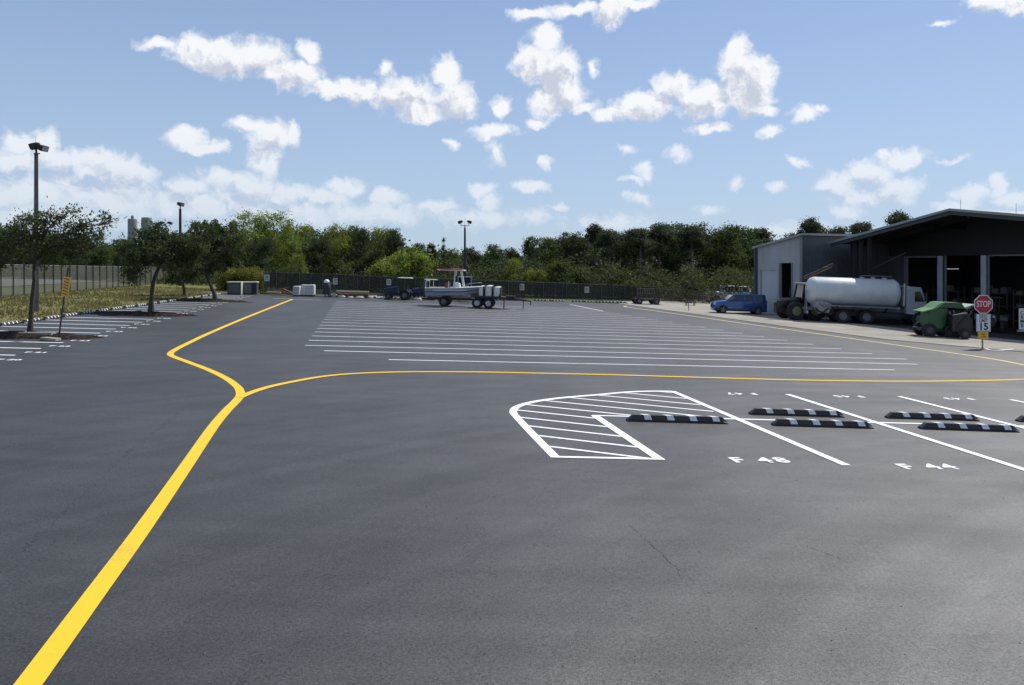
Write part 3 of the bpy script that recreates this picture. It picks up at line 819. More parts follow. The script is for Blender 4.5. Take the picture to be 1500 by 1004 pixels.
# ================================================================== LEANING SIGN
SIGNY = mat('sign_yellow', (.75, .42, .05), .5, var=.1, vscale=10)
g1 = G(85, 498); Ys = g1.y
t = thing('leaning_sign', 'narrow yellow sign on a thin dark post leaning right beside the nearest oak', 'sign', g1)
top = at(100, 392, Ys) - g1; dirp = top.normalized()
MB().bar((0, 0, -.1), top, .045, .03).build('post', DARKST, t)
c0 = (at(97.5, 420, Ys) - g1); bx = dirp.cross(Vector((0, 1, 0))).normalized()
sg = MB(); w, hh = .11, .30
q = [c0 - bx*w - dirp*hh, c0 + bx*w - dirp*hh, c0 + bx*w + dirp*hh, c0 - bx*w + dirp*hh]
sg.add([p + Vector((0, -.035, 0)) for p in q] + [p + Vector((0, -.028, 0)) for p in q], [(0,1,2,3), (7,6,5,4), (0,4,5,1), (1,5,6,2), (2,6,7,3), (3,7,4,0)])
pl = sg.build('sign_panel', SIGNY, t)
tx = MB()
for k in range(6):
    cc = c0 + dirp*(-.24 + .095*k)
    tx.bar(cc - bx*.08 - dirp*.02 + Vector((0, -.037, 0)), cc + bx*.08 + dirp*.02 + Vector((0, -.037, 0)), .003, .026)
tx.build('black_stripes', mat('sign_black', (.02, .02, .02), .5), pl)

# ================================================================== FENCES
def fence(name, label, pts, posts_n, m, h_of, post_r=.03, top=True, postm=STEEL, vpx=None):
    """pts: list of (x, y, ztop) ; panels between; posts evenly in u"""
    t = thing(name, label, 'fence', on(pts[0][0], pts[0][1])); o = t.location.copy()
    mb = MB(); n = len(pts); vs = []
    for x, y, zt in pts: vs += [(x-o.x, y-o.y, gz(x)+.03-o.z), (x-o.x, y-o.y, zt-.03-o.z)]
    mb.add(vs, [(2*i, 2*i+2, 2*i+3, 2*i+1) for i in range(n-1)])
    mb.build('mesh_panel', m, t)
    if top:
        MB().tube([(x-o.x, y-o.y, zt-o.z) for x, y, zt in pts], post_r*.75, 6).build('top_rail', STEEL if postm.name == 'black_fence_post' else postm, t)
    us = vpx
    U = [CX + F*p[0]/p[1] for p in pts]
    for u in us:
        i = max(0, min(n-2, int(np.searchsorted(U, u))-1)); a, b = pts[i], pts[i+1]
        # intersect the view ray with the segment
        k = (u-CX)/F; f = (k*a[1]-a[0])/((b[0]-a[0]) - k*(b[1]-a[1])); f = max(0, min(1, f))
        x, y, zt = (a[j]+(b[j]-a[j])*f for j in range(3))
        ox = .055 if x < -24 else 0; MB().cyl((x-o.x+ox, y-o.y-.05, gz(x)-.1-o.z), (x-o.x+ox, y-o.y-.05, zt+.06-o.z), post_r, n=8).build('post', postm, t)
    return t
def fp(u, vb, vt): g = G(u, vb); return (g.x, g.y, at(u, vt, g.y).z)
LFM = mesh_fence_mat('grey_green_screen', (.10, .105, .082), .62)
BLKPOST = mat('black_fence_post', (.02, .021, .022), .9)
lf = [fp(-150, 456, 378), fp(0, 436.5, 388), fp(60, 430.5, 389), fp(130, 425, 390.2), fp(200, 419, 391.2), fp(250, 415.5, 392.2), fp(292, 413, 393.2)]
fence('chain_link_fence', 'chain link fence with grey-green screening along the left grass verge', lf, 0, LFM, None, .03, postm=BLKPOST,
      vpx=[-60, -38, -18, 1, 19, 35, 50, 65, 78, 90, 102, 113, 126, 136, 146, 156, 165, 173, 181, 189, 197, 205, 213, 221, 230, 239, 248, 257, 266, 276, 286])
MB().tube([(x, y, zt) for x, y, zt in []] or [lf[1], lf[2]], .01).build('tmp', STEEL) if False else None
FFM = mesh_fence_mat('dark_screen', (.020, .025, .024), .80)
FPOST = mat('dull_fence_steel', (.10, .11, .11), .7, metal=.2, var=.2)
ff = []
for u, vb, vt in ((386, 431.5, 398.6), (480, 434, 401.5), (580, 436.5, 406), (700, 438.5, 410.5), (800, 440, 414), (900, 441.5, 418), (960, 442.2, 420.5)):
    ff.append(fp(u, vb - 1.2, vt))
fence('chain_link_fence', 'long dark-screened chain link fence along the far edge of the lot', ff, 0, FFM, None, .02, postm=FPOST,
      vpx=list(range(388, 960, 17)))
FBM = mesh_fence_mat('bare_link', (.13, .10, .085), .38)
f3 = [fp(961, 441, 420.5), fp(1010, 443.5, 424.5), fp(1050, 446, 429.5), fp(1102, 449, 435)]
fence('chain_link_fence', 'bare brownish chain link fence running down to the blue car', f3, 0, FBM, None, .02, postm=FPOST, vpx=list(range(966, 1100, 16)))
# small signs on the far fence
NOTE = mat('pale_sign', (.42, .43, .42), .6, var=.1, vscale=8)
for u, v, w, hh, lab in ((391, 407.5, 8, 9.5, 'pale square sign on the far fence above the scrap timber'), (491, 412.3, 6.6, 9.5, 'pale sign on the far fence beside the white-hooded machine'),
                     (569.5, 413.5, 7, 9, 'pale sign on the far fence above the blue tractor bonnet'), (764.5, 420.8, 7, 9.5, 'pale sign on the far fence by the thin post right of the trailer'),
                     (859.5, 424.7, 7, 9, 'pale sign on the far fence in the wood section, rightmost of five')):
    Y = np.interp((u-CX)/F, [p[0]/p[1] for p in ff], [p[1] for p in ff]) - .12
    t = thing('fence_sign', lab, 'sign', at(u, v, Y), group='pale signs hung on the far fence')
    W, HH = w*Y/F, hh*Y/F
    MB().box((0, 0, 0), (W, .012, HH)).build('sign_panel', NOTE, t)
    mb = MB()
    for k in range(3): mb.box((0, -.010, HH*(.25 - .22*k)), (W*.6, .006, HH*.07))
    mb.build('lettering', DARKST, t)

# ================================================================== LIGHT POLES
def flood(parent, loc, yaw, sz=1.0, pitch=.35):
    """box floodlight on a yoke"""
    h = bpy.data.objects.new('floodlight', None)
    mb = MB()
    M = Matrix.Translation(loc) @ Matrix.Rotation(yaw, 4, 'Z') @ Matrix.Rotation(pitch, 4, 'Y')
    secs = []
    for x, k in ((-.22, .55), (-.12, .85), (.10, 1), (.22, 1)):
        secs.append([(x*sz, y*k*.20*sz, z*k*.13*sz) for y, z in ((-1, -1), (1, -1), (1, 1), (-1, 1))])
    mb.loft(secs, M)
    o = mb.build('floodlight', DARKST, parent, bevel=.01)
    g = MB(); g.box((.224*sz, 0, 0), (.01, .34*sz, .2*sz)); g.v = [tuple(M @ Vector(p)) for p in g.v]
    g.build('lens', mat('lamp_glass', (.3, .32, .34), .2), o)
    return o
def light_pole(label, x, y, zt, r0, r1, heads, m=CPOLE, square=False, sz=1.0, bar=.0, base=True, group='light poles'):
    t = thing('light_pole', label, 'light pole', on(x, y), group=group)
    hh = zt - gz(x)
    MB().tube([(0, 0, -.2), (0, 0, hh)], [r0, r1], 4 if square else 10).build('pole', m, t, smooth=0 if square else 40)
    MB().cyl((0, 0, hh), (0, 0, hh + .25*sz), r1*.5, n=8).build('tenon', DARKST, t)
    if bar:
        MB().bar((-bar, 0, hh + .2*sz), (bar, 0, hh + .2*sz), .05*sz, .05*sz).build('crossbar', DARKST, t)
        for sx in (-1, 1): MB().cyl((sx*bar, 0, hh+.2*sz), (sx*bar, 0, hh+.42*sz), .03*sz, n=6).build('yoke', DARKST, t)
        MB().cyl((0, 0, hh+.2*sz), (0, 0, hh+.95*sz), .012*sz, n=5).build('lightning_rod', STEEL, t)
    for dx, dz, yaw in heads: flood(t, Vector((dx, -.05, hh + dz)), yaw, sz)
    return t
p = G(53, 458); Y = p.y
t = light_pole('tall weathered concrete light pole nearest the camera on the left grass verge', p.x, p.y, at(52, 226, Y).z, .125, .09, [(-.02, .36, R(200)), (.27, .28, R(-15))], square=True, sz=.95)
MB().bar((-.1, 0, (at(52, 226, Y).z-p.z)+.02), (.16, 0, (at(52, 226, Y).z-p.z)+.02), .05).build('crossbar', DARKST, t)
MB().cyl((-.02, 0, (at(52, 226, Y).z-p.z)), (-.02, 0, (at(52, 200, Y).z-p.z)), .008, n=5).build('lightning_rod', STEEL, t)
p = at(264, 300, 70); light_pole('slim light pole with one head behind the second lot oak', p.x, p.y, at(264, 306, 70).z, .16, .1, [(.02, .4, R(-20))], DARKST, sz=1.15)
p = at(243, 300, 92); light_pole('short distant light pole with two round heads left of the single-head pole', p.x, p.y, at(243, 334, 92).z, .16, .1, [(-.48, .55, R(180)), (.48, .55, 0)], DARKST, sz=1.1, bar=.45)
p = at(681, 330, 69.5); light_pole('light pole with two floodlights against the sky above the boat', p.x, p.y, at(681, 334, 69.5).z, .13, .08, [(-.38, .5, R(175)), (.38, .5, R(5))], DARKST, sz=.9, bar=.34)

# distant grey towers
TOW = mat('far_tower', (.22, .24, .235), .8, var=.1, vscale=1)
for u, w, vt, lab in ((194, 13, 321, 'left one of the two distant grey towers, with a small knob on top'), (215, 15, 319, 'right one of the two distant grey towers, slightly wider and flat-topped')):
    Y = 210; X = (u-CX)/F*Y; t = thing('silo_tower', lab, 'tower', on(X, Y)); W = w*Y/F; hh = at(u, vt, Y).z - gz(X)
    MB().lathe([(W*.5, -.5), (W*.5, hh*.97), (W*.46, hh)], 20).build('shaft', TOW, t, smooth=40)
    if u < 200: MB().lathe([(W*.16, hh), (W*.16, hh+.7), (W*.05, hh+1)], 10).build('cap', TOW, t)
    mb = MB()
    for k in range(6): mb.lathe([(W*.505, hh*(.2+.13*k)), (W*.515, hh*(.2+.13*k)+.06), (W*.505, hh*(.2+.13*k)+.12)], 20)
    mb.build('hoop', TOW, t)

# ================================================================== WHEELS (shared)
def wheel(parent, c, r, w, hub=(.25, .26, .27), rimf=.58, axis='Y', lug=False, spokes=0, name='wheel'):
    """wheel with tyre as its own mesh and the rim as sub-part; axis along local Y"""
    M = Matrix.Translation(c) @ Matrix.Rotation(R(90), 4, 'X')
    mb = MB(); ri = r*rimf
    mb.lathe([(ri, -w*.42), (r*.86, -w*.5), (r*.97, -w*.38), (r, -w*.2), (r, w*.2), (r*.97, w*.38), (r*.86, w*.5), (ri, w*.42)], 28, M, caps=False)
    if lug:
        for k in range(20):
            a = 2*math.pi*k/20
            for sg in (-1, 1):
                mb.box(tuple(Vector(c) + Vector((math.cos(a+.08*sg)*r, sg*w*.24, math.sin(a+.08*sg)*r))), (.10*r, w*.42, .05*r), ry=-a, rz=0)
    o = mb.build(name, TYRE, parent, smooth=35)
    hm = mat('hub_%.2f_%.2f_%.2f' % hub, hub, .45, metal=.3, var=.2, vscale=6)
    rb = MB(); rb.lathe([(ri*.99, -w*.40), (ri*.92, -w*.30), (ri*.5, -w*.22), (ri*.28, -w*.40), (ri*.28, w*.40), (ri*.5, w*.22), (ri*.92, w*.30), (ri*.99, w*.40)], 24, M)
    rb.build('rim', hm, o, smooth=35)
    if spokes:
        sp = MB()
        for k in range(spokes):
            a = 2*math.pi*k/spokes
            for sg in (-1, 1):
                sp.bar(Vector(c)+Vector((0, sg*w*.43, 0)), Vector(c)+Vector((math.cos(a)*ri*.97, sg*w*.43, math.sin(a)*ri*.97)), r*.06, r*.13)
        sp.build('spokes', hm, o)
    return o

# ================================================================== BLUE CAR
CARB = mat('metallic_blue_paint', (.015, .072, .235), .28, metal=.35, coat=.8, var=.03)
GLASS = mat('dark_window_glass', (.012, .016, .022), .06, spec=.8)
BLK = mat('black_plastic', (.016, .016, .017), .55)
def car(label, p, rz, L=3.75, W=1.62, Hh=1.46, paint=CARB, name='parked_car', group=None):
    """boxy hatchback facing local -X"""
    t = thing(name, label, 'car', p, rz, tilt=True, group=group)
    s = L/4.1; zb = .20*s
    def sec(x, zt, wb, wt, z0=zb):
        return [(x, -wb*.90, z0), (x, -wb, z0+.14*s), (x, -wb, z0+.42*s), (x, -wt, zt-.07*s), (x, -wt*.86, zt), (x, wt*.86, zt), (x, wt, zt-.07*s), (x, wb, z0+.42*s), (x, wb, z0+.14*s), (x, wb*.90, z0)]
    h = W/2
    X = lambda f: -L/2 + L*f
    mb = MB()
    mb.loft([sec(X(0), .62*s, h*.72, h*.66), sec(X(.02), .80*s, h*.86, h*.78), sec(X(.07), .92*s, h*.96, h*.86), sec(X(.16), .99*s, h, h*.90), sec(X(.27), 1.04*s, h, h*.93),
             sec(X(.40), 1.06*s, h, h*.95), sec(X(.60), 1.07*s, h, h*.95), sec(X(.85), 1.09*s, h, h*.95), sec(X(.96), 1.08*s, h*.97, h*.92), sec(X(1.0), 1.0*s, h*.90, h*.84)])
    body = mb.build('body', paint, t, smooth=32, bevel=.02)
    # greenhouse
    zr = Hh; zc = 1.06*s
    def gs(x, z0, z1, w0, w1): return [(x, -w0, z0), (x, -w1, z1), (x, w1, z1), (x, w0, z0)]
    gm = MB()
    secs = [gs(X(.25), zc-.03, zc+.02, h*.86, h*.84), gs(X(.36), zc-.03, zr-.10, h*.93, h*.76), gs(X(.42), zc-.03, zr-.05, h*.94, h*.77), gs(X(.95), zc-.02, zr-.06, h*.93, h*.78), gs(X(.985), zc-.02, zc+.05, h*.88, h*.80)]
    gm.loft(secs); gm.build('windows', GLASS, t)
    rf = MB(); rf.loft([gs(X(.355), zr-.11, zr-.09, h*.76, h*.70), gs(X(.42), zr-.08, zr-.02, h*.80, h*.74), gs(X(.65), zr-.07, zr, h*.80, h*.74), gs(X(.94), zr-.08, zr-.02, h*.80, h*.74), gs(X(.975), zr-.11, zr-.07, h*.76, h*.70)])
    rf.build('roof', paint, t, smooth=30)
    pm = MB()
    for sy in (-1, 1):
        pm.bar((X(.262), sy*h*.875, zc+.0), (X(.375), sy*h*.785, zr-.09), .05, .05)
        pm.bar((X(.575), sy*h*.955, zc-.02), (X(.575), sy*h*.79, zr-.07), .07, .03)
        pm.bar((X(.945), sy*h*.94, zc-.02), (X(.935), sy*h*.79, zr-.07), .22, .05)
        pm.bar((X(.76), sy*h*.955, zc-.02), (X(.76), sy*h*.79, zr-.07), .06, .03)
    pm.build('pillars', paint, t)
    for sy in (-1, 1):
        MB().box((0, sy*(h*1.005), zb+.10*s), (L*.94, .02, .13*s)).build('side_sill', BLK, t)
        MB().box((X(.03), sy*h*.70, .72*s), (.12, .30*s, .14*s), rz=sy*.5).build('headlight', mat('headlamp', (.5, .55, .6), .15), t, bevel=.02)
        MB().box((X(.985), sy*h*.80, .95*s), (.10, .14, .34*s)).build('tail_light', mat('tail_lamp_red', (.25, .02, .02), .3), t, bevel=.02)
        m_ = MB().box((X(.33), sy*(h+.09), zc+.04), (.14, .16, .13)).build('wing_mirror', paint, t, bevel=.03)
        for f in (.44, .64):
            MB().box((X(f+.10), sy*(h*1.003), .90*s), (.16, .025, .03)).build('door_handle', paint, t)
        dm = MB()
        for f in (.385, .575, .755): dm.box((X(f), sy*(h*1.001), .68*s), (.012, .012, .62*s))
        dm.build('door_seam', BLK, t)
        for f in (.17, .83):
            am = MB(); n = 14
            q = [(X(f) + math.cos(math.pi*k/n)*.385*s, zb+.05+math.sin(math.pi*k/n)*.42*s) for k in range(n+1)]
            am.prism(q, sy*h*.70, sy*(h*1.006)); am.build('wheel_arch', BLK, t)
            wheel(t, (X(f), sy*(h-.07), .325*s), .325*s, .21*s, (.20, .21, .22), .62, spokes=5)
    MB().box((X(.008), 0, .42*s), (.05, W*.66, .22*s)).build('grille', BLK, t)
    return t
g1 = G(1081, 459.5)
car('bright blue boxy car parked facing left beside the grey shed', g1, R(-3), L=3.62, W=1.55, Hh=1.40)
PKW = mat('white_car_paint', (.62, .63, .64), .3, coat=.5)
car('pale car seen behind the fence, beyond the blue car', on(22.5*.9, 76.5), R(8), L=4.2, W=1.75, Hh=1.62, paint=PKW, name='parked_car')

# ================================================================== BUILDINGS
WALLM = None
def metal_wall(name, col, axis_scale=14):
    m = bpy.data.materials.new(name); m.use_nodes = True
    nt = m.node_tree; N = nt.nodes; L = nt.links; b = N['Principled BSDF']
    tc = N.new('ShaderNodeTexCoord'); w = N.new('ShaderNodeTexWave'); w.inputs['Scale'].default_value = 1.3; w.bands_direction = 'X'; w.inputs['Distortion'].default_value = 0
    L.new(tc.outputs['Object'], w.inputs['Vector'])
    bp = N.new('ShaderNodeBump'); bp.inputs['Strength'].default_value = .5; bp.inputs['Distance'].default_value = .03
    L.new(w.outputs['Fac'], bp.inputs['Height']); L.new(bp.outputs[0], b.inputs['Normal'])
    n = N.new('ShaderNodeTexNoise'); n.inputs['Scale'].default_value = .7; n.inputs['Detail'].default_value = 8
    mp = N.new('ShaderNodeMapping'); mp.inputs['Scale'].default_value = (1, 1, .3); L.new(tc.outputs['Object'], mp.inputs[0]); L.new(mp.outputs[0], n.inputs['Vector'])
    r = N.new('ShaderNodeMapRange'); r.inputs['From Min'].default_value = .3; r.inputs['From Max'].default_value = .7; r.inputs['To Min'].default_value = .82; r.inputs['To Max'].default_value = 1.12
    L.new(n.outputs['Fac'], r.inputs['Value'])
    s = N.new('ShaderNodeVectorMath'); s.operation = 'SCALE'; s.inputs[0].default_value = col; L.new(r.outputs[0], s.inputs['Scale']); L.new(s.outputs[0], b.inputs['Base Color'])
    b.inputs['Roughness'].default_value = .5
    return m
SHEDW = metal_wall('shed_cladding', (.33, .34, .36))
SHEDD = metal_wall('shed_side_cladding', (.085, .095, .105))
ROOFM = metal_wall('roof_sheet', (.30, .31, .31))
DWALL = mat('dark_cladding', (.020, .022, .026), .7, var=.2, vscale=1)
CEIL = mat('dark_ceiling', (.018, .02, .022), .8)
TRIM = mat('grey_trim', (.20, .21, .22), .5, var=.1)
FASC = mat('dark_fascia', (.045, .05, .055), .5)
ROLL = metal_wall('roller_door', (.36, .41, .46))
VOID = mat('dark_interior', (.02, .021, .023), .9)

def wall_rect(mb, A, B, z0A, z0B, z1A, z1B, th, nrm):
    """vertical wall slab between plan points A,B"""
    A, B = Vector(A), Vector(B); n = Vector(nrm)*th
    vs = [(A.x, A.y, z0A), (B.x, B.y, z0B), (B.x, B.y, z1B), (A.x, A.y, z1A)]
    vs += [(x + n.x, y + n.y, z) for x, y, z in vs]
    mb.add(vs, [(0,1,2,3), (7,6,5,4), (0,4,5,1), (1,5,6,2), (2,6,7,3), (3,7,4,0)])

# --- grey shed. e runs along its pale front wall away from us, n2 into the building
e = Vector((-.42, 1)).normalized(); n2 = Vector((1, .42)).normalized()
A = Vector((17.75, 59.0)); Bc = A - e*4.55                      # far-left corner, near corner
zA, zB = 4.04, 4.78
sh = thing('storage_shed', 'pale grey metal shed with roller door and dark doorway, left of the big canopy', 'building', on(A.x, A.y)); so = sh.location
def lp(p, z): return Vector((p.x, p.y, z)) - so
def ufrac(u):   # fraction from A to Bc seen at pixel u
    k = (u-CX)/F; d = Bc - A; return (k*A.y - A.x)/(d.x - k*d.y)
def wz(f): return zA + (zB-zA)*f
mb = MB()
f1, f2, f3_, f4 = ufrac(1114), ufrac(1138.5), ufrac(1142.5), ufrac(1160.5)
def wallseg(mb, fa, fb, za=None, zb=None, zta=None, ztb=None, th=.18, off=0.0):
    pa = A + (Bc-A)*fa + n2*off; pb = A + (Bc-A)*fb + n2*off
    z0 = gz(pa.x)-.15 if za is None else za
    vs = []
    for (pp, zz, zt) in ((pa, z0, wz(fa) if zta is None else zta), (pb, gz(pb.x)-.15 if zb is None else zb, wz(fb) if ztb is None else ztb)):
        vs.append((pp, zz, zt))
    q = [lp(vs[0][0], vs[0][1]), lp(vs[1][0], vs[1][1]), lp(vs[1][0], vs[1][2]), lp(vs[0][0], vs[0][2])]
    nn = Vector((n2.x, n2.y, 0))*th
    mb.add(q + [x + nn for x in q], [(0,1,2,3), (7,6,5,4), (0,4,5,1), (1,5,6,2), (2,6,7,3), (3,7,4,0)])
zd1 = at(1126, 396, 57.5).z; zd2 = at(1151, 385.5, 56).z
wallseg(mb, 0, f1); wallseg(mb, f1, f2, za=zd1, zb=zd1); wallseg(mb, f2, f3_); wallseg(mb, f3_, f4, za=zd2, zb=zd2); wallseg(mb, f4, 1)
mb.build('front_wall', SHEDW, sh)
mb = MB(); wallseg(mb, f1, f2, zta=zd1, ztb=zd1, th=.05, off=.08); mb.build('roller_door', ROLL, sh)
# frames
mb = MB()
for f in (f3_, f4):
    pa = A + (Bc-A)*f; mb.bar(lp(pa - n2*.02, gz(pa.x)-.1), lp(pa - n2*.02, zd2), .09, .09)
mb.build('door_frame', TRIM, sh)
# near side wall, far walls, inner dark
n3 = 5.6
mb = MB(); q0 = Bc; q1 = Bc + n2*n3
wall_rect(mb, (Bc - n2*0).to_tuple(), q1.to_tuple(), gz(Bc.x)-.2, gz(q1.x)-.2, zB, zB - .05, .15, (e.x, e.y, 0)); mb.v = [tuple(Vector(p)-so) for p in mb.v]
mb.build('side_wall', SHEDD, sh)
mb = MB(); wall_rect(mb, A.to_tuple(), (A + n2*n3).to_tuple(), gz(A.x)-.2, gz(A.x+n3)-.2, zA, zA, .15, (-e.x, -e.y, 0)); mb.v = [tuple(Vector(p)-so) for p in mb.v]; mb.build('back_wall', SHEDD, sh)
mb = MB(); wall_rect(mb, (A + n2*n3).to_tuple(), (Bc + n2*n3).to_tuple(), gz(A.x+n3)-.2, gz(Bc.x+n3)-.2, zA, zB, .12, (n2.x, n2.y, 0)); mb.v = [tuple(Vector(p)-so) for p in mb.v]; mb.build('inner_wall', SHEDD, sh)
# roof slab, overhanging
mb = MB(); oh = .22
c = [A + e*oh - n2*oh, Bc - e*oh*1.4 - n2*oh, Bc - e*oh*1.4 + n2*(n3+oh), A + e*oh + n2*(n3+oh)]
zz = [zA-.02, zB+.05, zB+.03, zA-.04]
mb.add([lp(p, z) for p, z in zip(c, zz)] + [lp(p, z+.14) for p, z in zip(c, zz)], [(3,2,1,0), (4,5,6,7), (0,1,5,4), (1,2,6,5), (2,3,7,6), (3,0,4,7)])
mb.build('roof', ROOFM, sh)
mb = MB(); mb.bar(lp(Bc - n2*.05 - e*.03, gz(Bc.x)-.1), lp(Bc - n2*.05 - e*.03, zB), .14, .14); mb.build('corner_trim', TRIM, sh)
mb = MB(); mb.bar(lp(A - n2*.05 + e*.03, gz(A.x)-.1), lp(A - n2*.05 + e*.03, zA), .16, .16); mb.build('downpipe', FASC, sh)

# --- big open canopy building
F0 = Vector((27.0, 41.5)); te = Vector((-.42, 1.0))
def FP(t): return F0 + te*t
cb = thing('canopy_building', 'dark open-fronted canopy building with gabled roof on the right', 'building', on(27, 46)); so = cb.location
ins = n2
def roofz(t):
    return 6.04 - (1.67/8.5)*abs(t-4.8) if t > 4.8 else 6.04 - .145*abs(t-4.8)
depth_r = 13.0
mb = MB()
ts = [13.3, 4.8, -4.5]
top = []
for t_ in ts:
    p_ = FP(t_); 
    for dd in (0, depth_r):
        q = p_ + ins*dd; top.append(lp(q, roofz(t_)))
vs = top + [v - Vector((0, 0, .12)) for v in top]
mb.add(vs, [(0,2,3,1), (2,4,5,3), (6,7,9,8), (8,9,11,10), (0,1,7,6), (4,10,11,5), (0,6,8,2), (2,8,10,4), (1,3,9,7), (3,5,11,9)])
mb.build('roof', ROOFM, cb)
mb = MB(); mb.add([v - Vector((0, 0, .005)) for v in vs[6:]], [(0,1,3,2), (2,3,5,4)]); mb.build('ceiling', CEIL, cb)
# fascia/gable front below roof edge
mb = MB()
def gable(mb, t0, t1, zlow0, zlow1, off, th):
    a, b = FP(t0) + ins*off, FP(t1) + ins*off
    q = [lp(a, zlow0), lp(b, zlow1), lp(b, roofz(t1)-.125), lp(a, roofz(t0)-.125)]; nn = Vector((ins.x, ins.y, 0))*th
    mb.add(q + [x + nn for x in q], [(0,1,2,3), (7,6,5,4), (0,4,5,1), (1,5,6,2), (2,6,7,3), (3,7,4,0)])
gable(mb, 13.25, 4.8, roofz(13.25)-.32, roofz(4.8)-.34, .03, .12); gable(mb, 4.8, -4.5, roofz(4.8)-.34, roofz(-4.5)-.34, .03, .12)
mb.build('fascia', FASC, cb)
mb = MB()
def edge(t0, t1): mb.bar(lp(FP(t0) - ins*.05, roofz(t0)-.05), lp(FP(t1) - ins*.05, roofz(t1)-.05), .10, .14)
edge(13.4, 4.8); edge(4.8, -4.5); mb.build('gutter_edge', mat('edge_metal', (.26, .28, .30), .4, metal=.4), cb)
# inner wall with door openings (5 m behind the front edge)
Q0 = F0 + ins*5.0
def QP(t): return Q0 + te*t
def tq(u): k = (u-CX)/F; return (Q0.x - k*Q0.y)/(k*te.y - te.x)
def qz(v, t): return at(CX, v, QP(t).y).z
mb = MB()
def qwall(mb, t0, t1, z0, z1, off=0, th=.2):
    a, b = QP(t0) + ins*off, QP(t1) + ins*off
    za0, za1 = (gz(a.x)-.2, gz(b.x)-.2) if z0 is None else (z0, z0)
    zb0, zb1 = (roofz(t0)-.14, roofz(t1)-.14) if z1 is None else (z1, z1)
    q = [lp(a, za0), lp(b, za1), lp(b, zb1), lp(a, zb0)]; nn = Vector((ins.x, ins.y, 0))*th
    mb.add(q + [x + nn for x in q], [(0,1,2,3), (7,6,5,4), (0,4,5,1), (1,5,6,2), (2,6,7,3), (3,7,4,0)])
zdo = 3.42
tL = 15.0
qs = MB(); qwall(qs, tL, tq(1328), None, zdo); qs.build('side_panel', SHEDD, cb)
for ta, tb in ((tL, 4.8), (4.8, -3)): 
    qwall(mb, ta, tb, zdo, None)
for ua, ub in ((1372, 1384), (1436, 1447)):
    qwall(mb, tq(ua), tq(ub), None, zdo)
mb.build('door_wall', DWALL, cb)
for ua, ub in ((1374, 1381.5), (1437.5, 1445.5)):
    mb = MB(); qwall(mb, tq(ua), tq(ub), None, zdo, -.06, .05)
    mb.build('pier_facing', mat('pier_paint', (.50, .54, .60), .6, var=.12, vscale=2), cb)
mb = MB(); qwall(mb, tq(1325.5), tq(1330.5), None, zdo, -.05, .045); qwall(mb, tq(1384.2), tq(1387), None, zdo, -.04, .04); qwall(mb, tq(1447.2), tq(1450), None, zdo, -.04, .04)
qwall(mb, tq(1328), tq(1371.5), zdo-.10, zdo, -.05, .045); qwall(mb, tq(1450), -2, zdo-.05, zdo+.03, -.05, .045)
mb.build('door_frames', TRIM, cb)
# back wall and right wall of the hall
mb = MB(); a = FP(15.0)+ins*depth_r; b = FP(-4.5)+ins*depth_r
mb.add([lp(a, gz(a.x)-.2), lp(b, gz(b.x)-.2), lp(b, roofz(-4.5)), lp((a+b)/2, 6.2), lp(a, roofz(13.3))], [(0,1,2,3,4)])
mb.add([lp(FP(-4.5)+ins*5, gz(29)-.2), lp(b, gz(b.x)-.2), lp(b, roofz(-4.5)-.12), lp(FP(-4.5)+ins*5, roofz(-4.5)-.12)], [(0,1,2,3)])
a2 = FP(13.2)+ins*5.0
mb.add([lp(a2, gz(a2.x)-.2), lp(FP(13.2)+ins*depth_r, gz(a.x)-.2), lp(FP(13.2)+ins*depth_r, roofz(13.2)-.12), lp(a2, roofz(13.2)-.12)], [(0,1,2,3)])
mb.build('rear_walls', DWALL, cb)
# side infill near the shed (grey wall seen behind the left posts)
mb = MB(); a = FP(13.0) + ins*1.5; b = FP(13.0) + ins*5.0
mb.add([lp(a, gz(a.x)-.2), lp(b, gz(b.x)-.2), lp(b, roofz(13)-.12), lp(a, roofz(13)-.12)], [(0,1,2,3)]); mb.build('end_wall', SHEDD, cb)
for t_ in (11.7, 11.2, 10.6):
    p_ = FP(t_) + ins*.5; MB().bar(lp(p_, gz(p_.x)-.2), lp(p_, roofz(t_)-.14), .20, .20).build('post', CEIL, cb)
p_ = FP(-3.6) + ins*.5; MB().bar(lp(p_, gz(p_.x)-.2), lp(p_, roofz(-3.6)-.14), .2, .2).build('post', DARKST, cb)
p_ = FP(10.6) + ins*.5; q_ = FP(8.2)+ins*.8; MB().bar(lp(p_, 2.5), lp(q_, 3.6), .09, .09).build('brace', CEIL, cb)
mb = MB()
for t_ in (11.2, 7.5, 4.0, .5):
    mb.bar(lp(FP(t_)+ins*.3, roofz(t_)-.32), lp(FP(t_)+ins*5, roofz(t_)-.32), .10, .26)
mb.bar(lp(FP(13)+ins*2.5, roofz(13)-.25), lp(FP(4.8)+ins*2.5, roofz(4.8)-.25), .08, .2); mb.bar(lp(FP(4.8)+ins*2.5, roofz(4.8)-.25), lp(FP(-4)+ins*2.5, roofz(-4)-.25), .08, .2)
mb.build('rafters', DARKST, cb)
for t_ in (4.2, 1.2):
    MB().cyl(lp(FP(t_), roofz(t_)), lp(FP(t_), roofz(t_)+.55), .012, n=5).build('lightning_rod', STEEL, cb)
# tube light inside the middle bay: lit lamp seen in the photograph
tl = thing('tube_light', 'short lit tube light hanging inside the middle bay of the canopy building', 'lamp', at(1396, 394.2, 58))
MB().bar((-.45, 0, 0), (.45, .1, 0), .06, .06).build('tube', mat('lit_tube', (.75, .80, .85), .4, emit=.35), tl)
MB().bar((-.45, 0, .05), (.45, .1, .05), .12, .04).build('housing', TRIM, tl)

